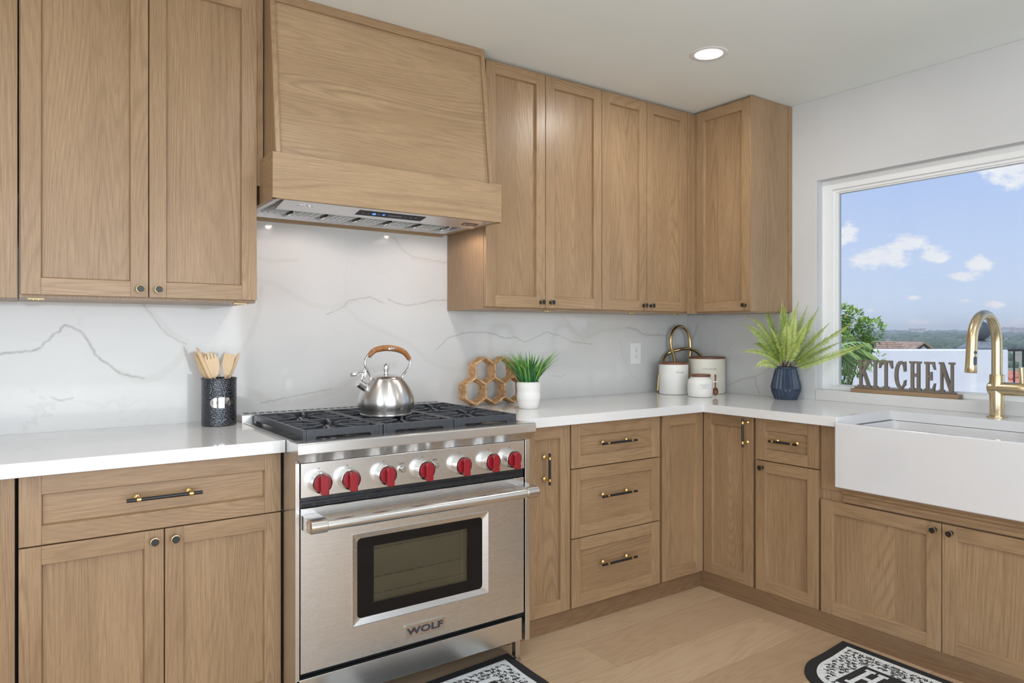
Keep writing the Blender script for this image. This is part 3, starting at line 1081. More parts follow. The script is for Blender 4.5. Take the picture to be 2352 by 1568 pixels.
def face_disc(b, x, y, r, mi=0):
    vs = b.lathe([(0, 0), (r, 0), (r, .0006), (0, .0006)], 14, mi, Matrix.Rotation(R(90), 4, 'X'))
    b.move(vs, Matrix.Translation((0, -.0009, 0)))
    b.move(vs, PM(x, y))


for x, mi in ((-2.268, 1), (-2.228, 1)):
    face_disc(b, x, -0.412, .0075 if x < -2.25 else .005, mi)
for x in (-2.312, -2.29, -2.248, -2.135, -2.112, -2.09):
    face_disc(b, x, -0.412, .0045, 0)
for x in (-2.195, -2.165):
    vs = b.box(x - .014, x + .014, -.0012, -.0008, -.006, .006, mi=0)
    b.move(vs, PM(0, -0.412))
b.build('indicator', [ICON, BLUELED], ins, smooth=False)
b = MB()
vs = b.box(-1.865, -1.795, -.0008, 0, -.016, .014)
b.move(vs, PM(0, -0.405))
for q, (hh, zz) in enumerate(((.0045, .004), (.0035, -.004))):
    vs = b.box(-1.842, -1.804 - .01 * q, -.0011, -.0008, zz - hh / 2 + .0, zz + hh / 2, mi=1)
    b.move(vs, PM(0, -0.405))
vs = b.box(-1.860, -1.848, -.0011, -.0008, -.008, .008, mi=1)
b.move(vs, PM(0, -0.405))
b.build('rating_label', [mat('label_brown', lin(58, 40, 38), .4)[0], mat('label_print', lin(196, 170, 150), .5)[0]], ins, smooth=False)
b = MB()
b.text('IKTCH', 0.016, 0.0012, PM(-2.535, -0.418) , 0, 1.15)
b.build('embossed_logo', STEEL_R, ins, smooth=False)
b = MB()                                              # baffle filters
nfil = 6
fw_ = (IX1 - IX0 - .06) / nfil
for i in range(nfil):
    fx = IX0 + .03 + i * fw_
    nb = 5
    for j in range(nb):
        x = fx + .012 + j * (fw_ - .02) / nb
        ww = (fw_ - .02) / nb * .62
        b.prism([(x, 1.752), (x + ww * .25, 1.744), (x + ww * .75, 1.744), (x + ww, 1.752), (x + ww, 1.7535), (x + ww * .74, 1.7465), (x + ww * .26, 1.7465), (x, 1.7535)], 'y', -0.300, IY1 - .022)
    b.box(fx, fx + .008, -0.300, IY1 - .022, 1.743, 1.756)
b.build('baffle_filter', mat('filter_steel', (.30, .31, .30), .35, 1.0)[0], ins, smooth=False)
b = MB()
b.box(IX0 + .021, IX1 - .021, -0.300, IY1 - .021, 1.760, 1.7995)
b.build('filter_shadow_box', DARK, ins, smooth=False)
for i in range(nfil):
    fx = IX0 + .03 + (i + .93) * fw_
    b = MB()
    b.tube([(fx, -.160, 1.744), (fx, -.155, 1.736), (fx, -.070, 1.736), (fx, -.065, 1.744)], .0028, 8)
    b.build('filter_handle', CHROME, ins)
for x in (-2.455, -1.870):
    b = MB()
    b.lathe([(0, -.0035), (.018, -.0035), (.020, 0), (0, 0)], 24, 0, Matrix.Translation((x, -0.329, IZ + .032)))
    b.build('lamp', mat('warm_led', (1, 1, 1), .4, emis=(1, .85, .75), estr=6)[0], ins)
    l = light('hood_lamp', 'SPOT', (x, -0.329, IZ + .024), (R(10), 0, 0), 4.2, (1.0, 0.84, 0.78), shadow_soft_size=0.012, spot_size=R(150), spot_blend=0.35)

# ================================================================== RANGE
rg = empty('gas_range', (0, 0, 0), 0, 'stainless steel gas range with red knobs between the two worktops', 'range')
RL, RR = -2.6835, -1.7735
b = MB()
b.box(RL, RR, -0.705, -0.016, 0.10, 0.898)
b.box(RL, RL + .013, -0.750, -0.705, 0.085, 0.850)
b.box(RR - .021, RR, -0.750, -0.705, 0.078, 0.850)
b.build('body', STEEL, rg, smooth=False, bevel=0.0008)
b = MB()
b.box(RL + .013, RR - .021, -0.716, -0.704, 0.13, 0.849)
b.build('front_gap', DARK, rg, smooth=False)
b = MB()
b.prism([(-.700, .9155), (-.783, .9175), (-.7875, .9165), (-.790, .912), (-.790, .8835), (-.7505, .8500), (-.704, .8500)], 'x', -2.6885, -1.7720)
b.build('front_bullnose', STEEL, rg, smooth=False, bevel=0.0012)
b = MB()
b.box(RL, RR, -0.700, -0.060, 0.898, 0.903)
b.box(RL, RL + .014, -0.700, -0.14, 0.903, 0.9155)
b.box(RR - .014, RR, -0.700, -0.14, 0.903, 0.9155)
b.build('cooktop', STEEL, rg, smooth=False, bevel=0.0006)
b = MB()                                               # slotted back trim
b.box(-2.684, -1.773, -0.075, -0.016, 0.898, 0.941)
b.prism([(-0.125, .903), (-.075, .903), (-.075, .941), (-.118, .941)], 'x', -2.684, -1.773)
for i in range(30):
    x = -2.66 + i * .0293
    b.box(x, x + .020, -.062, -.040, .9412, .9416, mi=1)
b.build('back_trim', [STEEL, DARK], rg, smooth=False, bevel=0.0006)

GX0, GX1, GY0, GY1, GZ0, GZ1 = -2.6450, -1.8000, -0.7010, -0.1350, 0.9120, 0.9455
gw = (GX1 - GX0) / 3


def bar2(b, p, q, w=.011, z0=None, z1=None):
    (x0, y0), (x1, y1) = p, q
    d = Vector((x1 - x0, y1 - y0, 0))
    n = Vector((-d.y, d.x, 0)).normalized() * w / 2
    z0 = GZ0 + .006 if z0 is None else z0
    z1 = GZ1 - .0006 if z1 is None else z1
    P = [(x0 + n.x, y0 + n.y), (x1 + n.x, y1 + n.y), (x1 - n.x, y1 - n.y), (x0 - n.x, y0 - n.y)]
    b.prism(P, 'z', z0, z1)


def grate():
    b = MB()
    W, H = gw - .003, GY1 - GY0
    w = .013
    # frame: side walls stand the full height with notched feet
    for x in (0, W - w):
        b.prism([(0, GZ0), (.03, GZ0), (.036, GZ0 + .010), (H - .036, GZ0 + .010), (H - .03, GZ0), (H, GZ0), (H, GZ1), (0, GZ1)], 'x', x, x + w)
    for y in (0, H - w):
        b.prism([(w, GZ0), (.04, GZ0), (.047, GZ0 + .010), (W - .047, GZ0 + .010), (W - .04, GZ0), (W - w, GZ0), (W - w, GZ1), (w, GZ1)], 'y', y, y + w)
    cx = W / 2
    ym = H / 2
    for cy in (H * .255, H * .745):
        for sx in (-1, 1):
            xe = w if sx < 0 else W - w
            r1 = .030
            # wishbone fingers from the side walls, bent towards the burner
            for sy in (-1, 1):
                kx, ky = cx + sx * .072, cy + sy * .030
                bar2(b, (xe, cy + sy * .062), (kx, ky + sy * .022))
                bar2(b, (kx, ky + sy * .026), (cx + sx * r1, cy + sy * .018))
            bar2(b, (xe, cy), (cx + sx * .075, cy), .009)
            # diagonals to the corners of the burner
        for sy in (-1, 1):
            ye = (w if sy < 0 else H - w) if (cy < ym) == (sy < 0) else ym
            for sx in (-1, 1):
                bar2(b, (cx + sx * .046, ye), (cx + sx * .018, cy + sy * .034))
    bar2(b, (w, ym), (cx - .048, ym), .011)
    bar2(b, (W - w, ym), (cx + .048, ym), .011)
    bar2(b, (cx - .050, ym), (cx + .050, ym), .011)
    return b


for i in range(3):
    gr_ = grate().build('grate', IRON, rg, loc=(GX0 + i * gw + .0015, GY0, 0), smooth=False, bevel=0.0018, bseg=2) if i == 0 else gr0.copy()
    if i == 0:
        gr0 = gr_
    else:
        COL.objects.link(gr_)
        gr_.location = (GX0 + i * gw + .0015, GY0, 0)
    for cy in (.255, .745):
        if i == 0 and cy < .5:
            b = MB()
            b.lathe([(0, .903), (.062, .903), (.062, .905), (.046, .907), (.040, .916), (.040, .922), (.045, .9235), (.045, .929), (.041, .931), (0, .931)], 36, 0)
            for q in range(36):
                a = 2 * PI * q / 36
                vs = b.box(.0385, .0412, -.0022, .0022, .911, .919, mi=1)
                b.move(vs, Matrix.Rotation(a, 4, 'Z'))
            b0 = b.build('burner', [mat('burner_black', (.02, .021, .024), .45)[0], STEEL_R], rg, loc=(0, 0, 0))
            bb = b0
        else:
            bb = b0.copy()
            COL.objects.link(bb)
        bb.location = (GX0 + i * gw + gw / 2, GY0 + (GY1 - GY0) * cy, 0)

# control panel
b = MB()
b.box(-2.6665, -1.7985, -0.7500, -0.716, 0.7405, 0.8485)
cp = b.build('control_panel', STEEL, rg, smooth=False, bevel=0.0012)
KX = [-2.6085, -2.5130, -2.3845, -2.2385, -2.0890, -1.9640, -1.8685]
for x in KX:
    b = MB()
    b.lathe([(0, 0), (.0017, 0), (.0017, .0005), (0, .0005)], 10, 0, Matrix.Translation((x, -.7505, .8285)) @ Matrix.Rotation(R(90), 4, 'X'))
    b.build('index_dot', INK, cp, smooth=False)
for wd_, x in (('LIGHT', -2.3175), ('BAKE', -2.1885)):
    b = MB()
    b.text(wd_, 0.0055, 0.0004, Matrix.Translation((x, -.7505, .8135)))
    b.build('button_lettering', INK, cp, smooth=False)
b = MB()
b.lathe([(0, 0), (.0345, 0), (.0335, .030), (.0330, .033), (.0318, .034), (.0308, .0325), (.0308, .028), (0, .028)], 40, 0, Matrix.Rotation(R(90), 4, 'X'))
bez = b.build('knob_bezel', STEEL_R, rg)
b = MB()
b.lathe([(0, .030), (.0280, .030), (.0280, .038), (.0260, .0395), (0, .0395)], 40, 0, Matrix.Rotation(R(90), 4, 'X'))
prof = [(-.0095, .0270), (.0095, .0270), (.0125, .018), (.0130, -.016), (.0145, -.024), (.0135, -.0320), (.006, -.0342), (-.006, -.0338), (-.0120, -.029), (-.0130, .018)]
b.prism([(x, z) for x, z in prof], 'y', -.0560, -.0385)
red = b.build('red_knob', REDK, bez, smooth=False, bevel=0.0016, bseg=3)
knobs = [bez]
for i, x in enumerate(KX):
    o = bez if i == 0 else copy_tree(bez, rg)
    o.location = (x, -.7502, .7865)
for x in (-2.3175, -2.1885):
    b = MB()
    b.lathe([(0, 0), (.0125, 0), (.0108, .007), (.0092, .014), (.0086, .0145), (.0080, .0125), (.0074, .019), (0, .0195)], 24, 0, Matrix.Rotation(R(90), 4, 'X'))
    b.build('button', STEEL_R, cp, loc=(x, -.7502, .7945))

# vent strip between panel and door
b = MB()
b.box(-2.6665, -1.7985, -0.740, -0.716, 0.7080, 0.7380)
b.box(-2.6665, -1.7985, -0.7455, -0.7395, 0.7250, 0.7275)
b.build('vent_strip', noisy('dark_steel', (.05, .055, .065), (.07, .075, .085), 40, .3, metal=.9), rg, smooth=False, bevel=0.0005)
b = MB()
for i in range(19):
    x = -2.660 + i * .0452
    b.box(x, x + .036, -.7405, -.7398, .7095, .7185)
b.build('vent_slots', DARK, rg, smooth=False)

# oven door (hollow, with a window)
DX0, DX1, DZ0, DZ1, DY = -2.6670, -1.8010, 0.1880, 0.7065, -0.7500
OX0, OX1, OZ0, OZ1 = -2.4970, -1.9640, 0.2970, 0.6000
GX0_, GX1_, GZ0_, GZ1_ = -2.4765, -1.9895, 0.3190, 0.5805


def rrect(x0, x1, z0, z1, r, n=6):
    out = []
    for cx, cz, a0 in ((x1 - r, z1 - r, 0), (x0 + r, z1 - r, 90), (x0 + r, z0 + r, 180), (x1 - r, z0 + r, 270)):
        for i in range(n + 1):
            a = R(a0 + 90 * i / n)
            out.append((cx + r * math.cos(a), cz + r * math.sin(a)))
    return out


def loops(b, Ls, mi=0):
    """bridge closed loops of equal length given as lists of 3d points"""
    rings = [[b.b.verts.new(p) for p in L] for L in Ls]
    n = len(rings[0])
    for A, B in zip(rings, rings[1:]):
        for i in range(n):
            f = b.b.faces.new((A[i], A[(i + 1) % n], B[(i + 1) % n], B[i]))
            f.material_index = mi
    return rings


b = MB()
n = 7
sharp = lambda x0, x1, z0, z1: rrect(x0, x1, z0, z1, .0012, 6)
Ls = [[(x, DY + .030, z) for x, z in sharp(DX0, DX1, DZ0, DZ1)], [(x, DY + .001, z) for x, z in sharp(DX0, DX1, DZ0, DZ1)], [(x, DY, z) for x, z in sharp(DX0 + .001, DX1 - .001, DZ0 + .001, DZ1 - .001)],
      [(x, DY, z) for x, z in sharp(OX0 - .002, OX1 + .002, OZ0 - .002, OZ1 + .002)], [(x, DY - .0025, z) for x, z in sharp(OX0 + .001, OX1 - .001, OZ0 + .001, OZ1 - .001)],
      [(x, DY + .0035, z) for x, z in rrect(GX0_ - .001, GX1_ + .001, GZ0_ - .001, GZ1_ + .001, .014)], [(x, DY + .010, z) for x, z in rrect(GX0_ - .001, GX1_ + .001, GZ0_ - .001, GZ1_ + .001, .014)]]
loops(b, Ls)
door = b.build('oven_door', STEEL_D, rg, smooth=False, normals=True)
b = MB()
IXa, IXb, IZa, IZb = -2.4185, -2.0480, 0.3560, 0.5480
Ls = [[(x, DY + .0045, z) for x, z in rrect(GX0_, GX1_, GZ0_, GZ1_, .013)], [(x, DY + .0045, z) for x, z in rrect(IXa, IXb, IZa, IZb, .004)], [(x, DY + .010, z) for x, z in rrect(IXa, IXb, IZa, IZb, .004)]]
loops(b, Ls)
b.build('window_border', BLKGLASS, door, smooth=False)
gm, gt, gp = mat('oven_glass', (.5, .5, .48), .03)
gt.n.clear()
ta = gt.add('ShaderNodeBsdfTransparent')
ta.inputs[0].default_value = (.86, .87, .82, 1)
tg = gt.add('ShaderNodeBsdfGlossy')
tg.inputs['Roughness'].default_value = .02
fr = gt.add('ShaderNodeFresnel')
fr.inputs[0].default_value = 1.6
mx = gt.add('ShaderNodeMixShader')
gt.l.new(fr.outputs[0], mx.inputs[0])
gt.l.new(ta.outputs[0], mx.inputs[1])
gt.l.new(tg.outputs[0], mx.inputs[2])
gt.l.new(mx.outputs[0], gt.add('ShaderNodeOutputMaterial').inputs[0])
b = MB()
b.box(IXa, IXb, DY + .006, DY + .010, IZa, IZb)
b.build('window_glass', gm, door, smooth=False)
b = MB()                                                # oven cavity set into the body front (enamel box)
cav = [(IXa - .03, IXb + .03, IZa - .03, IZb + .03)]
x0, x1, z0, z1 = cav[0]
ya, yb_ = -0.7385, -0.7175
for q in ([(x0, yb_, z0), (x1, yb_, z0), (x1, yb_, z1), (x0, yb_, z1)], [(x0, ya, z0), (x1, ya, z0), (x1, yb_, z0), (x0, yb_, z0)], [(x0, ya, z1), (x1, ya, z1), (x1, yb_, z1), (x0, yb_, z1)],
          [(x0, ya, z0), (x0, yb_, z0), (x0, yb_, z1), (x0, ya, z1)], [(x1, ya, z0), (x1, yb_, z0), (x1, yb_, z1), (x1, ya, z1)]):
    b.quad(q)
b.build('oven_liner', noisy('oven_enamel', lin(112, 108, 92), lin(90, 90, 78), 3, .3), rg, smooth=False)
b = MB()
for z in (0.381, 0.436, 0.532):
    for i in range(9):
        x = IXa + .004 + i * .041
        b.cyl((x, -.727, z), (x + .034, -.727, z), .0011, 6)
b.tube([(IXb - .018, -.727, IZa + .01), (IXb - .018, -.727, IZb)], .0012, 6)
b.build('oven_rack', CHROME, rg, smooth=False)

# door handle
b = MB()
hz, hy = .6665, -.830
b.cyl((-2.630, hy, hz), (-1.835, hy, hz), .0170, 32)
hb = b.build('handle', STEEL, door)
for x0, x1 in ((-2.6645, -2.6120), (-1.8500, -1.7975)):
    b = MB()
    pr = []
    for i in range(13):
        a = R(90 + 180 * i / 12)
        pr.append((hy + .0195 * math.cos(a) * .95, hz + .0215 * math.sin(a)))
    pr = [(DY, hz + .0215)] + [(hy + .010, hz + .0212)] + pr[1:-1] + [(hy + .010, hz - .0212), (DY, hz - .026)]
    b.prism(pr, 'x', x0, x1)
    b.build('handle_bracket', STEEL_R, door, smooth=True, bevel=0.002, angle=40)
b = MB()
b.box(-2.6655, -2.6645, -.822, -.780, hz - .014, hz + .014, mi=0)
b.box(-2.6660, -2.6655, -.817, -.785, hz - .010, hz - .007, mi=1)
for q in (-.815, -.803, -.789):
    b.box(-2.6660, -2.6655, q - .0012, q + .0012, hz - .008, hz + .008, mi=1)
b.build('handle_logo', [STEEL_R, CHROME], door, smooth=False)
# badge
b = MB()
b.box(-2.3090, -2.1505, -.7555, -.7498, .2115, .2560)
bd = b.build('badge', STEEL_R, door, smooth=False, bevel=0.0015)
b = MB()
vs = b.text('WOLF', 0.0215, 0.0009, Matrix.Translation((-2.2297, -.7561, .2337)) @ Matrix.Diagonal((1.55, 1, 1, 1)), 0, 1.06, bold=0.0012)
b.lathe([(0, 0), (.0022, 0), (.0022, .0006), (0, .0006)], 10, 1, Matrix.Translation((-2.2735, -.7562, .232)) @ Matrix.Rotation(R(90), 4, 'X'))
b.prism([(-2.2757, .232), (-2.2713, .232), (-2.2730, .2385)], 'y', -.7567, -.7562, mi=1)
b.build('badge_lettering', [INKD, REDMARK], bd, smooth=False)
# kick panel and feet
b = MB()
b.box(-2.6800, -1.8105, -.7500, -.735, .0850, .1700)
b.build('kick_panel', STEEL, rg, smooth=False, bevel=0.001)
for x, y in ((-1.822, -.728), (-2.64, -.728), (-1.822, -.08), (-2.64, -.08)):
    b = MB()
    b.box(x - .011, x + .011, y - .011, y + .011, .02, .101)
    b.lathe([(0, 0), (.018, 0), (.018, .006), (.008, .010), (.008, .02), (0, .02)], 20, 0, Matrix.Translation((x, y, 0)))
    b.build('leg', STEEL_R, rg, smooth=False)

# ================================================================== KETTLE
kt = empty('tea_kettle', (-2.227, -0.431, GZ1), R(0), 'brushed steel whistling tea kettle with a wood-grain grip on the grates', 'kettle')
b = MB()
b.lathe([(0, 0.0005), (.094, 0.0005), (.0985, .003), (.0985, .0065), (.0965, .008), (.0985, .022), (.1010, .026), (.1065, .036), (.1085, .050), (.1065, .066), (.1010, .084), (.0920, .103), (.0810, .120), (.0695, .133), (.066, .136), (.064, .1375), (0, .1375)], 64)
b.build('body', KSTEEL, kt, angle=30)
b = MB()
b.lathe([(.0635, .1375), (.0640, .1400), (.058, .1450), (.045, .1500), (.028, .1540), (.012, .1560), (0, .156)], 48)
lid = b.build('lid', STEEL_R, kt, angle=30)
b = MB()
b.lathe([(.006, .155), (.0105, .157), (.0105, .1595), (.0055, .162), (.0085, .167), (.0108, .174), (.0115, .181), (.0095, .189), (.005, .1945), (0, .196)], 28)
b.build('lid_knob', CHROME, lid, angle=50)
ST, SB = Vector((-.116, -.008, .128)), Vector((-.068, -.004, .097))
b = MB()
b.cyl(SB, ST, .0185, 28, 0, .0165)
d_ = (ST - SB).normalized()
b.cyl(ST - d_ * .001, ST + d_ * .0012, .0172, 28)
b.build('spout', CHROME, kt, angle=40)
b = MB()
b.tube([ST + Vector((.012, 0, .006)), (-.099, -.008, .152), (-.096, -.008, .166), (-.090, -.008, .182)], [.004, .0045, .0055, .0035], 10)
b.tube([(-.088, -.008, .150), (-.087, -.008, .166), (-.090, -.008, .182)], [.0045, .004, .0028], 10)
b.tube([(-.094, -.008, .163), (-.112, -.008, .165), (-.122, -.008, .163)], .0048, 10)
b.lathe([(0, -.0065), (.0155, -.0065), (.0165, -.004), (.0165, .003), (.0150, .0055), (0, .0065)], 26, 0, Matrix.Translation((-.133, -.009, .161)) @ Matrix.Rotation(R(-6), 4, 'Y'))
b.build('whistle', CHROME, kt)


def bez(pts, n=12):
    """Catmull-Rom through pts"""
    P = [Vector(p) for p in pts]
    P = [P[0] * 2 - P[1]] + P + [P[-1] * 2 - P[-2]]
    out = []
    for i in range(1, len(P) - 2):
        for j in range(n):
            t = j / n
            a, b_, c, d = P[i - 1], P[i], P[i + 1], P[i + 2]
            out.append(0.5 * ((2 * b_) + (c - a) * t + (2 * a - 5 * b_ + 4 * c - d) * t * t + (3 * b_ - a - 3 * c + d) * t ** 3))
    out.append(P[-2])
    return out


b = MB()
b.tube(bez([(-.064, 0, .136), (-.064, 0, .150), (-.074, 0, .168), (-.086, 0, .190), (-.086, 0, .212), (-.074, 0, .232)]), .0046, 12, flat=1.5)
b.build('handle_arm', CHROME, kt)
b = MB()
b.tube(bez([(.068, 0, .134), (.069, 0, .148), (.084, 0, .164), (.099, 0, .184), (.103, 0, .202), (.096, 0, .220)]), .0046, 12, flat=1.5)
b.build('handle_arm', CHROME, kt)
b = MB()
pts = bez([(-.072, 0, .226), (-.050, 0, .246), (-.020, 0, .2545), (.015, 0, .2560), (.050, 0, .250), (.080, 0, .236), (.100, 0, .212)])
n = len(pts)
b.tube(pts, [.0085 + .0035 * math.sin(PI * i / (n - 1)) for i in range(n)], 16, flat=1.25)
gp_ = b.build('grip', GRIP, kt, angle=50)
b = MB()
b.sphere((.016, -.0150, .2530), .006, 16, 0, (2.4, .45, 1))
b.build('grip_eyelet', CHROME, gp_)

# ================================================================== UTENSIL CROCK
ck = empty('utensil_crock', (-2.770, -0.130, ZC), 0, 'dark hammered metal utensil crock with an oval plate left of the range', 'crock')
m_, t_, p_ = mat('hammered_metal', (.11, .118, .135), .2, 1.0)
tc = t_.add('ShaderNodeTexCoord').outputs['Object']
vo = t_.add('ShaderNodeTexVoronoi')
t_.set(vo.inputs['Vector'], t_.vmul(tc, (.75, .75, 1.15)))
vo.inputs['Scale'].default_value = 190
bump(t_, p_, vo.outputs['Distance'], .9, .0022)
b = MB()
b.lathe([(0, 0.0003), (.058, 0.0003), (.0605, .0015), (.0618, .006), (.0618, .172), (.0640, .1735), (.0640, .1765), (.0618, .178), (.0595, .177), (.0595, .008), (0, .008)], 56)
b.build('body', m_, ck, angle=40)
phi = math.atan2(-2.9363 + .13, -3.398 + 2.770) + PI / 2
b = MB()
MX = Matrix.Rotation(phi + R(8), 4, 'Z') @ Matrix.Translation((0, 0, .088))
pts = []
for i in range(40):
    a = 2 * PI * i / 40
    x = .0410 * (abs(math.cos(a)) ** .75) * (1 if math.cos(a) > 0 else -1)
    z = .0195 * (abs(math.sin(a)) ** .8) * (1 if math.sin(a) > 0 else -1)
    pts.append((x, z))
rr = .0628
A = [b.b.verts.new((rr * math.sin(x / rr), -rr * math.cos(x / rr), z)) for x, z in pts]
rr2 = .0612
B = [b.b.verts.new((rr2 * math.sin(x / rr2), -rr2 * math.cos(x / rr2), z)) for x, z in pts]
for i in range(10):
    pass
# strip quads across the plate keep it curved
for i in range(40):
    j = (i + 1) % 40
    b.b.faces.new((A[i], A[j], B[j], B[i]))
for i in range(20):
    a, c = A[i], A[(i + 1) % 40]
    d, e = A[(40 - i - 1) % 40], A[(40 - i) % 40]
    q = []
    for v in (a, c, d, e):
        if v not in q:
            q.append(v)
    if len(q) > 2:
        b.b.faces.new(q)
b.move(b.b.verts[:], MX)
pl = b.build('name_plate', CHROME, ck, smooth=False)
b = MB()
b.text('UTENSILS', .0110, .0008, MX, 0, 1.0, bend=.0630)
b.build('engraved_word', INK, pl, smooth=False)


def utensil(name, label, base, tip, rad, head=None, hw=0.0, face=0.0):
    """handle from base to tip in crock coordinates; head: outline in (across, along) units set at the tip end"""
    root = Vector((-2.770, -.130, ZC))
    P, Q = Vector(base) + root, Vector(tip) + root
    d = (Q - P).normalized()
    side = Vector((math.cos(phi), math.sin(phi), 0))
    side = (side - d * side.dot(d)).normalized()
    nrm = d.cross(side)
    side2 = side * math.cos(face) + nrm * math.sin(face)
    nrm = d.cross(side2)
    b = MB()
    L = (Q - P).length
    if head is None:
        n = 14
        b.tube([P + d * L * i / n for i in range(n + 1)], [rad * (0.62 + 0.42 * (i / n) - (0.75 * max(0, (i / n - .86) / .14) ** 2)) for i in range(n + 1)], 14, flat=.62, up=side2)
    else:
        head = [(x_ * 1.22, y_ * 1.20) for x_, y_ in head]
        hl = max(p[1] for p in head)
        S = Q - d * hl
        b.tube([P, (P + S) / 2, S + d * .012], [rad * .8, rad * .7, rad * .75], 12, flat=.6, up=side2)
        mm = Matrix((side2, d, nrm)).transposed().to_4x4()
        mm.translation = S
        b.prism(head, 'z', -.0028, .0028, mat=mm)
    for v in b.b.verts:
        v[b.gc] = ((v.co - P).dot(side2) + hw, (v.co - P).dot(nrm) + hw, (v.co - P).dot(d))
    o = b.build(name, BAMBOO, None, smooth=True, bevel=0.0012, angle=40)
    tag(o, label, 'utensil', 'wooden utensils in the crock')
    return o


sv = Vector((math.cos(phi), math.sin(phi), 0))          # to the right as seen
dv = Vector((-math.sin(phi), math.cos(phi), 0))         # away from the viewer


def K(r_, u_, d_=0):
    q = sv * r_ + dv * d_
    return (q.x, q.y, u_)


UP = 0.255
utensil('wooden_spoon', 'brown wooden handle leaning furthest left in the crock', K(.030, .012, .010), K(-.0860, .272, .026), .0088, None, 3)
utensil('wooden_spoon', 'pale wooden handle rising highest at the left of the crock', K(.035, .012, -.020), K(-.0760, .292, -.012), .0080, None, 5)
hd = [(math.sin(a) * .022, .045 - math.cos(a) * .045) for a in [2 * PI * i / 28 for i in range(28)]]
utensil('wooden_spoon', 'wooden spoon half hidden behind the slotted fork in the crock', K(.020, .012, .020), K(-.0640, .272, .032), .006, hd, 7, .3)
fork = [(-.006, 0), (.006, 0), (.014, .010), (.0205, .028), (.0225, .046), (.0200, .062), (.0155, .072), (.0115, .0765), (.0105, .060), (.0085, .060), (.0080, .0785), (.0015, .0795), (.0010, .059), (-.0010, .059), (-.0015, .0795),
        (-.0080, .0785), (-.0090, .060), (-.0110, .060), (-.0115, .0765), (-.0165, .070), (-.0205, .058), (-.0225, .044), (-.020, .026), (-.014, .010)]
utensil('slotted_spoon', 'wooden salad fork with three notches at its rounded tip', K(.014, .012, -.010), K(-.0330, .272, -.004), .006, fork, 9, .15)
spat = [(-.008, 0), (.010, 0), (.0170, .030), (.0185, .066), (-.0130, .0685), (-.0155, .034)]
utensil('wooden_spatula', 'flat square-ended wooden spatula in the crock', K(.002, .012, .0), K(.0340, .268, .008), .006, spat, 11, -.1)
utensil('wooden_spoon', 'wooden handle leaning furthest right in the crock', K(-.030, .012, .010), K(.0720, .270, .030), .0082, None, 13)

# ================================================================== HONEYCOMB SHELF
hs = empty('honeycomb_shelf', (-1.6210, -0.1250, ZC), 0, 'woven rope honeycomb shelf of five hexagons leaning by the backsplash behind the grass pot', 'shelf')
m_, t_, p_ = mat('woven_hyacinth', lin(180, 140, 96), .75)
tc = t_.add('ShaderNodeTexCoord').outputs['Object']
nn = t_.noise(tc, 60, 4, .6)
t_.set(p_.inputs['Base Color'], t_.ramp(nn, [(.3, lin(158, 120, 82)), (.5, lin(196, 156, 112)), (.7, lin(226, 194, 150))]))
bump(t_, p_, t_.noise(tc, 220, 3), .5, .002)
ROPE = m_
RH = .0635
cells = [(0, 0), (.110, 0), (.220, 0), (.055, .0953), (.165, .0953)]
seen = set()
rope = MB()
edge_m = {0: MB(), 1: MB()}
HD = .060
for (cx, cz) in cells:
    vv = [(cx + RH * math.sin(R(60 * i)), RH + .004 + cz + RH * math.cos(R(60 * i))) for i in range(6)]
    for i in range(6):
        a, c = vv[i], vv[(i + 1) % 6]
        key = (round((a[0] + c[0]) / 2, 2), round((a[1] + c[1]) / 2, 2))
        if key in seen:
            continue
        seen.add(key)
        dx, dz = c[0] - a[0], c[1] - a[1]
        L = math.hypot(dx, dz)
        nx, nz_ = -dz / L, dx / L
        # plaited wall: five strands running along the wall across the depth, each of fat twisted beads
        nst = 5
        for s_ in range(nst):
            y = HD * (s_ + .5) / nst
            nb = 9
            for q in range(nb):
                f_ = (q + .5 + (.25 if s_ % 2 else -.25)) / nb
                x, z = a[0] + dx * f_, a[1] + dz * f_
                vs = rope.sphere((0, 0, 0), 1, 8, 0, (.0060, .0100, .0048))
                ang = math.atan2(dz, dx)
                rope.move(vs, Matrix.Translation((x, y, z)) @ Matrix.Rotation(-ang, 4, 'Y') @ Matrix.Rotation(R(40 if s_ % 2 else -40), 4, 'Z'))
        for y in (0, HD):
            edge_m[1 if y else 0].tube([(a[0], y, a[1]), (a[0] + dx * .33, y + random.uniform(-.001, .001), a[1] + dz * .33), (a[0] + dx * .66, y, a[1] + dz * .66), (c[0], y, c[1])], [.0048, .0054, .0050, .0048], 10)
rope.build('woven_walls', ROPE, hs, angle=80)
edge_m[0].build('rope_edge', ROPE, hs, angle=80)
edge_m[1].build('rope_edge', ROPE, hs, angle=80)
hs.rotation_euler = (R(-2), 0, 0)
hs.location.z = ZC + .004

# ================================================================== POTTED GRASS
pg = empty('potted_grass', (-1.468, -0.331, ZC), 0, 'artificial green grass plant in a ribbed white pot right of the range', 'potted plant')
b = MB()
prof = [(0, 0.0003), (.040, 0.0003), (.0430, .002), (.0480, .020), (.0530, .045)]
for i in range(9):
    z = .048 + i * .0065
    prof += [(.0545 + .0010 * math.sin(i), z), (.0535 + .0012 * math.sin(i), z + .003)]
prof += [(.0560, .108), (.0545, .117), (.0515, .1225), (.0490, .1235), (.0470, .122), (.0475, .110), (0, .110)]
b.lathe(prof, 48)
b.build('pot', CERAMIC, pg, angle=50)
m_, t_, p_ = mat('grass_leaf', (.05, .2, .04), .45)
rnd_ = t_.attr('tone').outputs['Fac']
t_.set(p_.inputs['Base Color'], t_.ramp(rnd_, [(0, lin(24, 84, 56)), (.4, lin(52, 124, 62)), (.7, lin(118, 172, 70)), (1, lin(164, 204, 96))]))
p_.inputs['Subsurface Weight'].default_value = 0
GRASS = m_


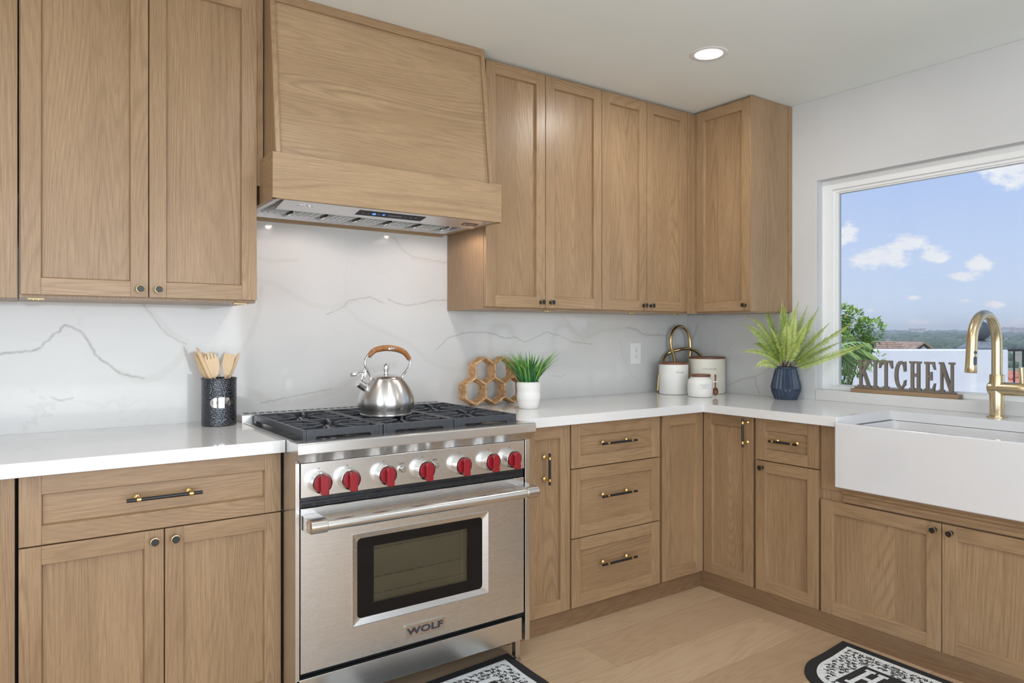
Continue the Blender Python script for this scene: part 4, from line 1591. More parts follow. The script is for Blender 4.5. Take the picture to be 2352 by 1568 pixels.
def blades(n, R0, hmin, hmax, spread, seed, wid, z0):
    rr = random.Random(seed)
    V, F, T = [], [], []
    for i in range(n):
        a = rr.uniform(0, 2 * PI)
        r = R0 * math.sqrt(rr.random())
        base = Vector((r * math.cos(a), r * math.sin(a), z0))
        L = rr.uniform(hmin, hmax)
        out = spread * (r / R0 * .8 + rr.uniform(-.1, .45))
        a2 = a + rr.gauss(0, .35)
        dirv = Vector((math.cos(a2), math.sin(a2), 0))
        sd = Vector((-dirv.y, dirv.x, 0))
        sd = (sd * math.cos(.4) + dirv * rr.uniform(-.5, .5)).normalized()
        w0 = wid * rr.uniform(.55, 1.1)
        droop = rr.uniform(.0, .35) * (1 if rr.random() > .6 else .3)
        nseg = 7
        tone = rr.random() * .6
        i0 = len(V)
        for s_ in range(nseg + 1):
            t = s_ / nseg
            p = base + dirv * (out * L * (t ** 1.5)) + Vector((0, 0, 1)) * (L * (t - droop * t ** 3))
            ww = w0 * (0.55 + 1.0 * t - 1.5 * t * t) if t < .98 else .0002
            V += [p - sd * ww / 2, p + dirv * .0006, p + sd * ww / 2]
            T += [tone + .38 * t] * 3
        for s_ in range(nseg):
            q = i0 + s_ * 3
            F += [(q, q + 1, q + 4, q + 3), (q + 1, q + 2, q + 5, q + 4)]
    return V, F, T


V, F, T = blades(270, .040, .110, .165, .84, 5, .0085, .108)
me = bpy.data.meshes.new('grass_blades')
me.from_pydata([tuple(v) for v in V], [], F)
add_attr(me, 'tone', T)
me.materials.append(GRASS)
o = bpy.data.objects.new('grass_blades', me)
COL.objects.link(o)
o.parent = pg
o['kind'] = 'stuff'

# ================================================================== CANISTERS
CAM = Vector((-3.398, -2.9363))


def facing(x, y):
    return math.atan2(CAM.y - y, CAM.x - x) + PI / 2


def canister(name, label, x, y, r, h, lid_h, mt, word, wz, wh, off, cat='canister'):
    e = empty(name, (x, y, ZC), 0, label, cat)
    b = MB()
    hb = h - lid_h
    b.lathe([(0, .0003), (r - .010, .0003), (r - .004, .002), (r, .008), (r, hb - .0015), (r - .0015, hb), (r - .006, hb), (r - .006, hb - .004), (0, hb - .004)], 56)
    body = b.build('body', mt, e, angle=40)
    b = MB()
    b.lathe([(0, hb + .0003), (r + .0005, hb + .0003), (r + .001, hb + .0015), (r + .001, h - .0015), (r - .001, h), (0, h)], 56)
    b.build('lid', WALNUT, e, angle=40)
    b = MB()
    b.text(word, wh, .0005, Matrix.Rotation(facing(x, y) + R(off), 4, 'Z') @ Matrix.Translation((0, 0, wz)), 0, 1.35, bend=r + .0002)
    b.build('lettering', INK, body, smooth=False)
    return e


canister('sugar_canister', 'white stoneware sugar canister with a flat dark wooden lid', -.318, -.173, .0822, .182, .012, CERAMIC, 'SUGAR', .127, .0088, 26)
canister('cookie_canister', 'large cream cookies canister with a flat wooden lid by the corner', -.113, -.243, .1015, .211, .011, CREAM, 'COOKIES', .1435, .0098, 9)
e = empty('baking_soda_jar', (-.336, -.379, ZC), 0, 'small rounded white baking soda jar with a thick wooden lid and side spoon', 'jar')
b = MB()
b.lathe([(0, .0003), (.057, .0003), (.0625, .002), (.0655, .008), (.0672, .025), (.0675, .060), (.0670, .080), (.0640, .092), (.0570, .100), (.0520, .1035), (.0515, .109), (.048, .109), (.048, .104), (0, .104)], 56)
jb = b.build('body', CERAMIC, e, angle=40)
b = MB()
b.lathe([(0, .1093), (.0535, .1093), (.0555, .1115), (.0555, .1205), (.0535, .123), (0, .1235)], 48)
b.build('lid', WALNUT, e, angle=40)
ph = facing(-.336, -.379)
b = MB()
Mj = Matrix.Rotation(ph + R(18), 4, 'Z') @ Matrix.Translation((0, 0, .060))
b.text('BAKING', .0055, .0004, Mj @ Matrix.Translation((0, 0, .0045)), 0, 1.3, bend=.0679)
b.text('SODA', .0055, .0004, Mj @ Matrix.Translation((0, 0, -.0055)), 0, 1.3, bend=.0679)
for (xa, xb, za, zb2) in ((-.0265, .0265, .0108, .0114), (-.0265, .0265, -.0114, -.0108), (-.0265, -.0259, -.0114, .0114), (.0259, .0265, -.0114, .0114)):
    n = max(1, int((xb - xa) / .004))
    for i in range(n):
        x0, x1 = xa + (xb - xa) * i / n, xa + (xb - xa) * (i + 1) / n
        q = []
        for (x, z) in ((x0, za), (x1, za), (x1, zb2), (x0, zb2)):
            rr = .0681
            q.append(b.b.verts.new(Mj @ Vector((rr * math.sin(x / rr), -rr * math.cos(x / rr), z))))
        b.b.faces.new(q)
b.build('lettering', INK, jb, smooth=False)
# the loop holding the spoon, and the spoon
sd = ph + R(88)
b = MB()
c_, s_ = math.sin(sd), -math.cos(sd)
hx, hy_ = .0800 * c_, .0800 * s_
b.tube([(.064 * c_, .064 * s_, .082), (hx - .008 * s_, hy_ + .008 * c_, .083), (hx + .010 * c_, hy_ + .010 * s_, .085), (hx + .008 * s_, hy_ - .008 * c_, .083), (.064 * c_, .064 * s_, .082)], .0030, 8)
b.build('spoon_loop', CERAMIC, jb)
b = MB()
b.tube([(0, 0, .052), (0, 0, .078), (0, 0, .100), (0, 0, .118), (0, 0, .1225)], [.0040, .0040, .0048, .0058, .003], 12)
sph = b.sphere((0, 0, .030), .0165, 20, 0, (1, .9, 1.35))
cut = [v for v in sph if v.co.y < -.002]
bmesh.ops.delete(b.b, geom=cut, context='VERTS')
o = b.build('wooden_spoon', WALNUT, None, loc=(-.336 + hx, -.379 + hy_, ZC), rot=(0, 0, sd + R(-70)), angle=60)
sm = o.modifiers.new('solid', 'SOLIDIFY')
sm.thickness = .0018
tag(o, 'small dark wooden spoon hung in the loop of the baking soda jar', 'spoon')

# ================================================================== BRASS KNOT
b = MB()
loopA = bez([(-.168, -.060, ZC + .0095), (-.178, -.058, 1.060), (-.186, -.056, 1.120), (-.205, -.052, 1.180), (-.207, -.052, 1.235), (-.182, -.052, 1.281), (-.128, -.054, 1.3015), (-.080, -.056, 1.282), (-.054, -.060, 1.235), (-.049, -.064, 1.180), (-.056, -.066, 1.120), (-.062, -.066, 1.060), (-.070, -.066, ZC + .0095)], 10)
b.tube(loopA, .0095, 16)
loopB = bez([(-.300, -.036, ZC + .0095), (-.290, -.036, 1.020), (-.262, -.038, 1.092), (-.215, -.034, 1.140), (-.165, -.078, 1.163), (-.110, -.092, 1.169), (-.066, -.098, 1.162), (-.034, -.112, 1.142), (-.016, -.118, 1.112), (-.014, -.100, 1.050), (-.018, -.080, ZC + .0095)], 10)
b.tube(loopB, .0092, 16)
tag(b.build('knot_sculpture', BRASS_K, None, angle=60), 'antique brass knotted loop ornament rising behind the white canisters', 'ornament')

# ================================================================== FERN
fx_, fy_ = -0.087, -0.738
fn = empty('potted_fern', (fx_, fy_, ZC), 0, 'light green fern in a faceted slate blue vase beside the window', 'potted plant')
b = MB()
prof = [(0, .0004, 0), (.0560, .0004, 0), (.0575, .003, 0), (.0740, .044, 1), (.0760, .058, 1), (.0735, .078, 1), (.0600, .135, 1), (.0535, .160, 1), (.0530, .1615, 0), (.0560, .164, 0), (.0560, .168, 0), (.0530, .170, 0), (.0490, .169, 0), (.0480, .155, 0), (0, .155, 0)]
SG = 88
rings = []
for (r, z, fl) in prof:
    if r == 0:
        rings.append([b.b.verts.new((0, 0, z))])
        continue
    rg_ = []
    for i in range(SG):
        a = 2 * PI * i / SG
        ph_ = (i % 4) / 4.0
        shift = 0 if z > .05 else .5
        tri = abs(((ph_ + shift) % 1.0) * 2 - 1)
        rr = r * (1 - (.10 * tri if fl else 0))
        rg_.append(b.b.verts.new((rr * math.cos(a), rr * math.sin(a), z)))
    rings.append(rg_)
for A, B in zip(rings, rings[1:]):
    for i in range(SG):
        j = (i + 1) % SG
        if len(A) == 1:
            b.b.faces.new((A[0], B[j], B[i]))
        elif len(B) == 1:
            b.b.faces.new((A[i], A[j], B[0]))
        else:
            b.b.faces.new((A[i], A[j], B[j], B[i]))
b.build('vase', BLUEPOT, fn, smooth=True, angle=12)
m_, t_, p_ = mat('fern_leaf', (.2, .4, .05), .5)
t_.set(p_.inputs['Base Color'], t_.ramp(t_.attr('tone').outputs['Fac'], [(0, lin(92, 118, 56)), (.35, lin(142, 168, 78)), (.7, lin(186, 204, 108)), (1, lin(216, 226, 146))]))
trn = t_.add('ShaderNodeBsdfTranslucent')
trn.inputs[0].default_value = (*lin(180, 205, 70), 1)
out = [n_ for n_ in t_.n if n_.type == 'OUTPUT_MATERIAL'][0]
mxs = t_.add('ShaderNodeMixShader')
mxs.inputs[0].default_value = .22
t_.l.new(p_.outputs[0], mxs.inputs[1])
t_.l.new(trn.outputs[0], mxs.inputs[2])
t_.l.new(mxs.outputs[0], out.inputs[0])
FERN = m_
STEM = mat('fern_stem', lin(92, 66, 44), .6)[0]
Fv = Vector((.5762, .8173, 0))
Rv = Vector((.8173, -.5762, 0))


def frond(lat, up, back, bow, wid, tone, seed):
    """tip given to the right (lat), above the vase mouth (up) and towards the viewer (back)"""
    rr = random.Random(seed)
    base = Vector((rr.uniform(-.02, .02), rr.uniform(-.02, .02), .150))
    lim = (.8173 * lat - .060) / .5762
    bk = max(back, lim)
    tip = Vector((0, 0, .168)) + Rv * lat * (1 - bk / 3.7) - Fv * bk + Vector((0, 0, up * (1 - bk / 3.7)))
    mid = (base + tip) / 2 + Vector((0, 0, bow))
    mid = base.lerp(tip, .45) + Vector((0, 0, bow * 1.5)) + Rv * rr.uniform(-.025, .025) - Fv * rr.uniform(0, .03)
    V, F, T, MI = [], [], [], []
    N = 34
    P = [(base * (1 - t) ** 2 + mid * 2 * t * (1 - t) + tip * t * t) for t in [i / N for i in range(N + 1)]]
    L = sum((P[i + 1] - P[i]).length for i in range(N))
    # stem
    for i in range(N + 1):
        tg_ = (P[min(i + 1, N)] - P[max(i - 1, 0)]).normalized()
        up_ = Vector((0, 0, 1)) if abs(tg_.z) < .95 else Rv
        sd_ = tg_.cross(up_).normalized()
        n_ = sd_.cross(tg_)
        r = .0014 * (1 - .75 * i / N)
        i0 = len(V)
        for kx in range(4):
            a = PI / 2 * kx
            V.append(P[i] + sd_ * r * math.cos(a) + n_ * r * math.sin(a))
            T.append(.1)
        if i:
            for kx in range(4):
                F.append((i0 - 4 + kx, i0 - 4 + (kx + 1) % 4, i0 + (kx + 1) % 4, i0 + kx))
                MI.append(1)
    # leaflets
    roll = rr.uniform(-.5, .5)
    nl = int(L / .0078)
    for i in range(nl):
        t = .16 + .84 * (i + .5) / nl
        k_ = min(N - 1, int(t * N))
        p = P[k_].lerp(P[k_ + 1], t * N - k_)
        tg_ = (P[k_ + 1] - P[k_]).normalized()
        vw = -Fv * .75 + Vector((0, 0, .65))
        sd_ = tg_.cross(vw).normalized()
        sd_ = (Matrix.Rotation(roll, 3, tg_) @ sd_)
        n_ = sd_.cross(tg_).normalized()
        q = (t - .16) / .84
        ln = 1.22 * wid * (math.sin(PI * min(1, q * .62 + .26)) ** 1.0) * (1 - q ** 3 * .9) * rr.uniform(.9, 1.08)
        for s in (-1, 1):
            d = (sd_ * s + tg_ * .35 + n_ * rr.uniform(-.35, .1)).normalized()
            wv = tg_ * (.0034 if ln > .012 else .0024)
            a0 = p + sd_ * s * .0006
            pts_ = [a0 - wv * .55, a0 + wv * .75, a0 + d * ln * .55 + wv * .85, a0 + d * ln + wv * .3 - n_ * ln * .12, a0 + d * ln * .55 - wv * .8]
            i0 = len(V)
            V += pts_
            tt = tone + rr.uniform(-.12, .12) + .25 * q
            T += [tt - .1, tt - .1, tt, tt + .12, tt]
            F.append((i0, i0 + 1, i0 + 2, i0 + 3, i0 + 4))
            MI.append(0)
    me = bpy.data.meshes.new('frond')
    me.from_pydata([tuple(v) for v in V], [], F)
    add_attr(me, 'tone', T)
    me.materials.append(FERN)
    me.materials.append(STEM)
    me.polygons.foreach_set('material_index', MI)
    o = bpy.data.objects.new('frond', me)
    COL.objects.link(o)
    o.parent = fn


for i, (u, v, bk, bow, wd, tn) in enumerate([
    (1760, 684, -.05, .02, .024, .35), (1797, 684, .0, .02, .024, .45), (1836, 690, .0, .03, .026, .55), (1849, 701, -.04, .02, .020, .2), (1866, 703, .0, .02, .022, .3),
    (1713, 724, .02, .07, .030, .6), (1702, 743, .06, .05, .030, .35), (1683, 806, .10, .06, .024, .45), (1714, 843, .12, .05, .024, .7), (1926, 723, .2, .02, .032, .5),
    (1941, 777, .25, .00, .024, .6), (1899, 779, .2, .02, .018, .35), (1787, 732, .12, .03, .030, .8), (1800, 702, .02, .03, .024, .25), (1856, 724, -.02, .02, .020, .3),
    (1785, 704, .04, .03, .026, .4), (1822, 775, .16, .05, .026, .8), (1745, 745, .10, .06, .028, .75), (1765, 795, .17, .06, .026, .5), (1840, 740, .10, .04, .028, .65),
    (1881, 738, .12, .03, .020, .3), (1735, 790, -.03, .06, .026, .2), (1815, 712, .08, .02, .026, .75), (1772, 760, .14, .05, .028, .65)]):
    frond((u - 1806) / 433, (842 - v) / 433, bk, bow, wd, tn, i)

# ================================================================== OUTLET
ou = empty('wall_outlet', (-.4497, -.0003, 1.144), 0, 'white double wall outlet on the stone backsplash left of the canisters', 'outlet')
b = MB()
b.box(-.0405, .0405, -.005, 0, -.0613, .0613)
b.build('cover_plate', PLASTIC, ou, smooth=False, bevel=0.002)
b = MB()
b.box(-.017, .017, -.0066, -.0045, -.034, .034)
b.build('receptacle', PLASTIC, ou, smooth=False, bevel=0.0008)
b = MB()
for cz in (-.018, .018):
    b.box(-.0075, -.0058, -.0070, -.0065, cz, cz + .0075)
    b.box(.0058, .0075, -.0070, -.0065, cz, cz + .0065)
    b.lathe([(0, 0), (.0024, 0), (.0024, .0004), (0, .0004)], 12, 0, Matrix.Translation((0, -.0066, cz - .007)) @ Matrix.Rotation(R(90), 4, 'X'))
b.build('socket_slots', DARK, ou, smooth=False)

# ================================================================== SIGN
sg = empty('kitchen_sign', (0, 0, .9672), 0, 'cut-out wooden KITCHEN word sign standing on the window sill', 'sign')
b = MB()
b.box(.0115, .0580, -1.5260, -1.0330, 0, .0185, 'y')
b.build('base', SIGNBASE, sg, smooth=False, bevel=0.0015)
b = MB()
b.box(.0290, .0480, -1.5060, -1.0440, .0187, .0270, 'y')
b.build('rail', GREYWOOD, sg, smooth=False, bevel=0.001)


def slabletter(ch, W, H, s=.0125):
    """polygons in x 0..W, z 0..H: heavy slab-serif capitals"""
    q = .0095                                             # serif height
    P = []

    def rc(x0, x1, z0, z1):
        P.append([(x0, z0), (x1, z0), (x1, z1), (x0, z1)])

    def serif(cx, z0, z1, hw_=.0125):
        rc(max(0, cx - hw_), min(W, cx + hw_), z0, z1)
    if ch == 'I':
        rc(W / 2 - s / 2, W / 2 + s / 2, 0, H)
        rc(0, W, 0, q)
        rc(0, W, H - q, H)
    elif ch == 'K':
        rc(.010, .010 + s, 0, H)
        rc(0, .030, 0, q)
        rc(0, .030, H - q, H)
        P.append([(.010 + s, H * .42), (.010 + s, H * .58), (W - .018, H - q), (W - .006, H - q)])
        P.append([(.026, H * .56), (.036, H * .64), (W - .004, q), (W - .019, q)])
        rc(W - .027, W, 0, q)
        rc(W - .030, W, H - q, H)
    elif ch == 'T':
        rc(W / 2 - s / 2, W / 2 + s / 2, 0, H)
        rc(W / 2 - .014, W / 2 + .014, 0, q)
        rc(0.002, W - .002, H - .011, H)
        P.append([(0, H - .038), (.005, H - .038), (.016, H - .011), (.002, H - .011)])
        P.append([(W, H - .038), (W - .005, H - .038), (W - .016, H - .011), (W - .002, H - .011)])
    elif ch == 'H':
        rc(.006, .006 + s, 0, H)
        rc(W - .006 - s, W - .006, 0, H)
        rc(.006 + s, W - .006 - s, H * .46, H * .58)
        for x0, x1 in ((0, .024), (W - .024, W)):
            rc(x0, x1, 0, q)
            rc(x0, x1, H - q, H)
    elif ch == 'E':
        rc(.007, .007 + s, 0, H)
        rc(0, W - .004, H - .011, H)
        rc(0, W - .004, 0, .011)
        P.append([(W, H - .036), (W - .005, H - .036), (W - .014, H - .011), (W - .004, H - .011)])
        P.append([(W, .036), (W - .005, .036), (W - .014, .011), (W - .004, .011)])
        rc(.007 + s, W - .018, H * .46, H * .56)
        rc(W - .021, W - .015, H * .36, H * .66)
    elif ch == 'N':
        rc(.006, .006 + s * .8, 0, H)
        rc(W - .006 - s * .8, W - .006, 0, H)
        P.append([(0.002, H), (.018, H), (W - .006, 0), (W - .020, 0)])
        rc(0, .022, 0, q)
        rc(W - .024, W, H - q, H)
        rc(0, .018, H - q, H)
    elif ch == 'C':
        n = 26
        o_, i_ = [], []
        for k_ in range(n + 1):
            a = R(42 + (318 - 42) * k_ / n)
            o_.append((W * .53 + W * .53 * math.cos(a), H / 2 + H / 2 * math.sin(a)))
            i_.append((W * .58 + W * .30 * math.cos(a), H / 2 + H * .40 * math.sin(a)))
        for k_ in range(n):
            P.append([o_[k_], o_[k_ + 1], i_[k_ + 1], i_[k_]])
        P.append([(W * .84, H * .62), (W, H * .64), (W * .97, H * .985), (W * .90, H * .985), (W * .78, H * .80)])
        P.append([(W * .84, H * .30), (W, H * .34), (W * .95, H * .14), (W * .78, H * .10)])
    return P


LZ0, LZ1 = .0268, .1610
for ch, y0, y1 in (('K', -1.0560, -1.1220), ('I', -1.1330, -1.1556), ('T', -1.1634, -1.2283), ('C', -1.2377, -1.2895), ('H', -1.3059, -1.3578), ('E', -1.3725, -1.4203), ('N', -1.4357, -1.5008)):
    b = MB()
    W_, H_ = y0 - y1, LZ1 - LZ0
    for i, P in enumerate(slabletter(ch, W_, H_)):
        e_ = .00012 * i if ch != 'C' else (.0004 * (i - 24) if i > 25 else 0)
        b.prism([(y0 - x, LZ0 + z) for x, z in P], 'x', .0320 - e_, .0455 + e_, 'z')
    b.build('letter', GREYWOOD, sg, smooth=False)

# ================================================================== SINK
sk = empty('farmhouse_sink', (0, 0, 0), 0, 'white apron-front farmhouse sink under the kitchen window', 'sink')
b = MB()
sx0, sx1, sy0, sy1, sz0, sz1 = -.6600, -.1960, -2.1700, -1.3410, .6290, .8935


def rr3(x0, x1, y0, y1, r, z, n=6):
    out = []
    for cx, cy, a0 in ((x1 - r, y1 - r, 0), (x0 + r, y1 - r, 90), (x0 + r, y0 + r, 180), (x1 - r, y0 + r, 270)):
        for i in range(n + 1):
            a = R(a0 + 90 * i / n)
            out.append((cx + r * math.cos(a), cy + r * math.sin(a), z))
    return out


zs = 0.8725
t_w = .024
Ls = [rr3(sx0 + .03, sx1 - .03, sy0 + .03, sy1 - .03, .02, sz0), rr3(sx0 + .006, sx1 - .006, sy0 + .006, sy1 - .006, .010, sz0 + .001), rr3(sx0, sx1, sy0, sy1, .008, sz0 + .008)]
body = b
rings = [[b.b.verts.new(p) for p in L] for L in Ls + [rr3(sx0, sx1, sy0, sy1, .008, zs), rr3(sx0 + .002, sx1 - .002, sy0 + .002, sy1 - .002, .008, zs + .0012), rr3(sx0 + t_w - .004, sx1 - .030, sy0 + t_w, sy1 - t_w, .020, zs + .0012),
                                                 rr3(sx0 + t_w, sx1 - .034, sy0 + t_w + .004, sy1 - t_w - .004, .022, zs - .006), rr3(sx0 + t_w + .004, sx1 - .040, sy0 + t_w + .010, sy1 - t_w - .010, .026, sz0 + .06),
                                                 rr3(sx0 + t_w + .03, sx1 - .066, sy0 + t_w + .035, sy1 - t_w - .035, .03, sz0 + .030)]]
nR = len(rings[0])
for A, B in zip(rings, rings[1:]):
    for i in range(nR):
        b.b.faces.new((A[i], A[(i + 1) % nR], B[(i + 1) % nR], B[i]))
b.b.faces.new(rings[0][::-1])
b.b.faces.new(rings[-1])
b.build('basin', PORCELAIN, sk, smooth=True, angle=50)
b = MB()                                              # apron: the front wall stands higher, flush near the worktop
b.box(sx0 - .0012, -.6340, sy0 - .0004, sy1 + .0004, sz0 + .0005, sz1)
b.build('apron', PORCELAIN, sk, smooth=True, bevel=0.006, bseg=3)
b = MB()
b.lathe([(0, .002), (.040, .002), (.044, .0005), (.044, 0), (0, 0)], 32, 0, Matrix.Translation((-.42, -1.755, sz0 + .0302)))
b.build('drain', BRASS_F, sk)

# ================================================================== FAUCET
FCX, FCY = -.098, -1.7165
fc = empty('kitchen_faucet', (FCX, FCY, ZC), 0, 'brushed brass pull-down kitchen faucet behind the sink', 'faucet')
b = MB()
b.lathe([(0, .0003), (.0370, .0003), (.0375, .002), (.0370, .0045), (.0300, .006), (0, .006)], 40)
b.lathe([(0, .006), (.0255, .006), (.0262, .010), (.0262, .172), (.0245, .176), (0, .176)], 40)
b.build('body', BRASS_F, fc, angle=35)
b = MB()
H0, RC = .303, .1165
arc = [(0, 0, .172), (0, 0, .20), (0, 0, .26), (0, 0, H0)]
for i in range(1, 25):
    a = R(7.45 * i)
    arc.append((-RC + RC * math.cos(a), 0, H0 + RC * math.sin(a)))
end = Vector(arc[-1])
dd = (Vector(arc[-1]) - Vector(arc[-2])).normalized()
arc.append(end + dd * .014)
b.tube([Vector(p) for p in arc], .0192, 24, up=(1, 0, 0))
b.build('spout', BRASS_F, fc, angle=50)
b = MB()
e0 = end + dd * .0145
Lh = .100
b.tube([e0, e0 + dd * .03, e0 + dd * .07, e0 + dd * Lh, e0 + dd * (Lh + .002)], [.0196, .0196, .0202, .0212, .0195], 28)
hd_ = b.build('spray_head', BRASS_F, fc, angle=50)
b = MB()
cd_ = Vector((-.50, -.866, 0))
cd_ = (cd_ - dd * cd_.dot(dd)).normalized()
sd_ = dd.cross(cd_)
for (c0, hl, hw2) in ((.022, .0062, .0062), (.055, .0175, .0066)):
    mm = Matrix((sd_, dd, cd_)).transposed().to_4x4()
    mm.translation = e0 + dd * c0 + cd_ * .0188
    pts = []
    for i in range(20):
        a = 2 * PI * i / 20
        pts.append((hw2 * math.cos(a), max(-hl, min(hl, (hl - hw2) * (1 if math.sin(a) > 0 else -1) + hw2 * math.sin(a)))))
    b.prism(pts, 'z', -.002, .0022, mat=mm)
b.build('spray_button', mat('button_grey', lin(70, 78, 96), .5)[0], hd_, smooth=False)
b = MB()
b.lathe([(0, 0), (.0225, 0), (.0268, .004), (.0272, .008), (.0272, .110), (.0262, .1105), (.0262, .112), (.0272, .1125), (.0272, .150), (.0250, .154), (0, .154)], 36, 0,
        Matrix.Translation((0, .0300, .1185)) @ Matrix.Rotation(R(90), 4, 'X'))
b.build('valve_body', BRASS_F, fc, angle=35)
b = MB()
b.lathe([(.0262, .135), (.0205, .160), (.0200, .176)], 36)
b.build('collar', BRASS_F, fc, angle=35)
b = MB()
b.tube([(0, -.0890, .135), (-.003, -.088, .165), (-.006, -.087, .208)], [.0085, .0095, .0100], 16)
b.build('lever', BRASS_F, fc, angle=50)

# ================================================================== CEILING LIGHTS
dl = [(-0.930, -0.922), (-2.25, -1.55), (-3.75, -1.55), (-0.95, -2.9), (-2.4, -3.3), (-3.9, -3.3)]  # only the first is in view; the rest are added to brighten the room


def downlight():
    e = empty('ceiling_light', (0, 0, CEIL), 0, 'round white recessed ceiling light above the corner worktop, glowing', 'ceiling light', None)
    b = MB()
    b.lathe([(.0600, -.0035), (.0680, -.0035), (.0790, -.0030), (.0820, -.0005), (.0600, -.0005)], 48)
    b.build('trim_ring', TRIMW, e, angle=50)
    b = MB()
    b.lathe([(0, -.0025), (.0598, -.0025), (.0598, -.0015), (0, -.0015)], 48)
    b.build('lens', mat('lamp_lens', (1, 1, 1), .5, emis=(1, .98, .95), estr=7)[0], e, smooth=False)
    return e


for i, (x, y) in enumerate(dl):
    o = downlight() if i == 0 else copy_tree(first_dl)
    if i == 0:
        first_dl = o
    o.location = (x, y, CEIL)
    if i:
        o['label'] = 'added unseen recessed ceiling light, %s' % ['', 'the one in front of the range', 'the one in front of the far left cabinets', 'the one before the sink', 'the one in the middle of the room', 'the one at the left rear of the room'][i]
    light('downlight_lamp', 'AREA', (x, y, CEIL - .006), (0, 0, 0), 7.0 if i == 0 else 5.0, (1.0, 0.97, 0.93), shape='DISK', size=.115)

# ================================================================== RUGS
RUGB = noisy('black_rug_pile', (.010, .010, .012), (.022, .022, .024), 300, .95, bmp=.8, bscale=500)
RUGW = noisy('white_rug_pile', lin(206, 212, 216), lin(232, 236, 238), 120, .95, bmp=.9, bscale=420)
RUGK = noisy('rug_black_pattern', (.014, .014, .016), (.03, .03, .03), 200, .95, bmp=.8, bscale=500)


def rug(name, label, origin, rz, word, blobs):
    """slice-shaped mat: straight edge along local +x from the origin, bulging towards local -y"""
    L, Dp = .76, .46
    e = empty(name, origin, rz, label, 'rug', 'black and white slice mats on the oak floor')

    def outline(inset):
        top = -inset
        pts = [(inset * 1.05, top), (L - inset * 1.05, top)]
        # right side bows slightly, then the rounded front
        key = [(L - .018, -.17), (L - .03, -.29), (L - .085, -.385), (L - .19, -.440), (L / 2, -.46), (.19, -.440), (.085, -.385), (.03, -.29), (.018, -.17)]
        c = Vector((L / 2, -.20))
        kk = []
        for x, y in key:
            v = Vector((x, y)) - c
            v = v * (1 - inset / v.length)
            kk.append((c.x + v.x, c.y + v.y, 0))
        cur = bez([(pts[1][0], pts[1][1], 0)] + kk + [(pts[0][0], pts[0][1], 0)], 6)
        return [(q.x, q.y) for q in cur]
    b = MB()
    b.prism(outline(0), 'z', .0008, .0085)
    b.build('border', RUGB, e, smooth=False, bevel=.003)
    b = MB()
    b.prism(outline(.042), 'z', .0086, .0112)
    fl = b.build('field', RUGW, e, smooth=False, bevel=.0015)
    b = MB()
    rr = random.Random(3)
    inner = outline(.058)

    def inside(x, y):
        c = False
        n = len(inner)
        for i in range(n):
            x1, y1 = inner[i]
            x2, y2 = inner[(i + 1) % n]
            if (y1 > y) != (y2 > y) and x < (x2 - x1) * (y - y1) / (y2 - y1) + x1:
                c = not c
        return c
    for gx in range(31):
        for gy in range(19):
            x, y = .03 + gx * .0245 + (.012 if gy % 2 else 0) + rr.uniform(-.004, .004), -.055 - gy * .0215 + rr.uniform(-.003, .003)
            if not inside(x, y) or blobs(x, y):
                continue
            if rr.random() < .04:
                continue
            for q in range(rr.randint(4, 7)):
                a = rr.uniform(0, PI)
                l_ = rr.uniform(.005, .011)
                cx, cy = x + rr.uniform(-.007, .007), y + rr.uniform(-.006, .006)
                if not inside(cx + l_ * math.cos(a), cy + l_ * math.sin(a)) or not inside(cx - l_ * math.cos(a), cy - l_ * math.sin(a)):
                    continue
                w_ = .0011
                b.prism([(cx - l_ * math.cos(a) - w_ * math.sin(a), cy - l_ * math.sin(a) + w_ * math.cos(a)), (cx + l_ * math.cos(a) - w_ * math.sin(a), cy + l_ * math.sin(a) + w_ * math.cos(a)),
                         (cx + l_ * math.cos(a) + w_ * math.sin(a), cy + l_ * math.sin(a) - w_ * math.cos(a)), (cx - l_ * math.cos(a) + w_ * math.sin(a), cy - l_ * math.sin(a) - w_ * math.cos(a))], 'z', .0112, .01195 + q * .00003)
    b.build('speckled_pattern', RUGK, fl, smooth=False)
    b = MB()
    b.prism([(.175, -.150), (L - .175, -.150), (L - .175, -.345), (.175, -.345)], 'z', .0113, .0126)
    b.build('word_panel', RUGK, fl, smooth=False)
    if word:
        b = MB()
        s = .013
        q = .014

        W_, x0 = .082, .196
        zt_, zb_2 = -.172, -.322
        m0, m1 = -.256, -.238
        P_ = [(0, zb_2), (.036, zb_2), (.036, zb_2 + q), (.027, zb_2 + q), (.027, m0), (W_ - .027, m0), (W_ - .027, zb_2 + q), (W_ - .036, zb_2 + q), (W_ - .036, zb_2), (W_, zb_2), (W_, zb_2 + q), (W_ - .010, zb_2 + q),
              (W_ - .010, zt_ - q), (W_, zt_ - q), (W_, zt_), (W_ - .036, zt_), (W_ - .036, zt_ - q), (W_ - .027, zt_ - q), (W_ - .027, m1), (.027, m1), (.027, zt_ - q), (.036, zt_ - q), (.036, zt_), (0, zt_), (0, zt_ - q), (.010, zt_ - q),
              (.010, zb_2 + q), (0, zb_2 + q)]
        b.prism([(x0 + x_, y_) for x_, y_ in P_], 'z', .0126, .0140)
        b.build('letter', RUGW, fl, smooth=False)
    return e


rug('kitchen_mat', 'black and white slice-shaped mat with an H lying along the sink cabinets', (-.642, -1.366, 0), R(-91.0), True, lambda x, y: .165 < x < .595 and -.355 < y < -.140)
rug('kitchen_mat', 'black and white speckled mat lying on the floor in front of the range', (-1.822 - .76 * math.cos(R(1)), -.668 - .76 * math.sin(R(3.5)) * .0 - .046, 0), R(3.2), False, lambda x, y: .165 < x < .595 and -.355 < y < -.140)

# ================================================================== OUTSIDE THE WINDOW
C0 = Vector((-3.398, -2.9363, 0))


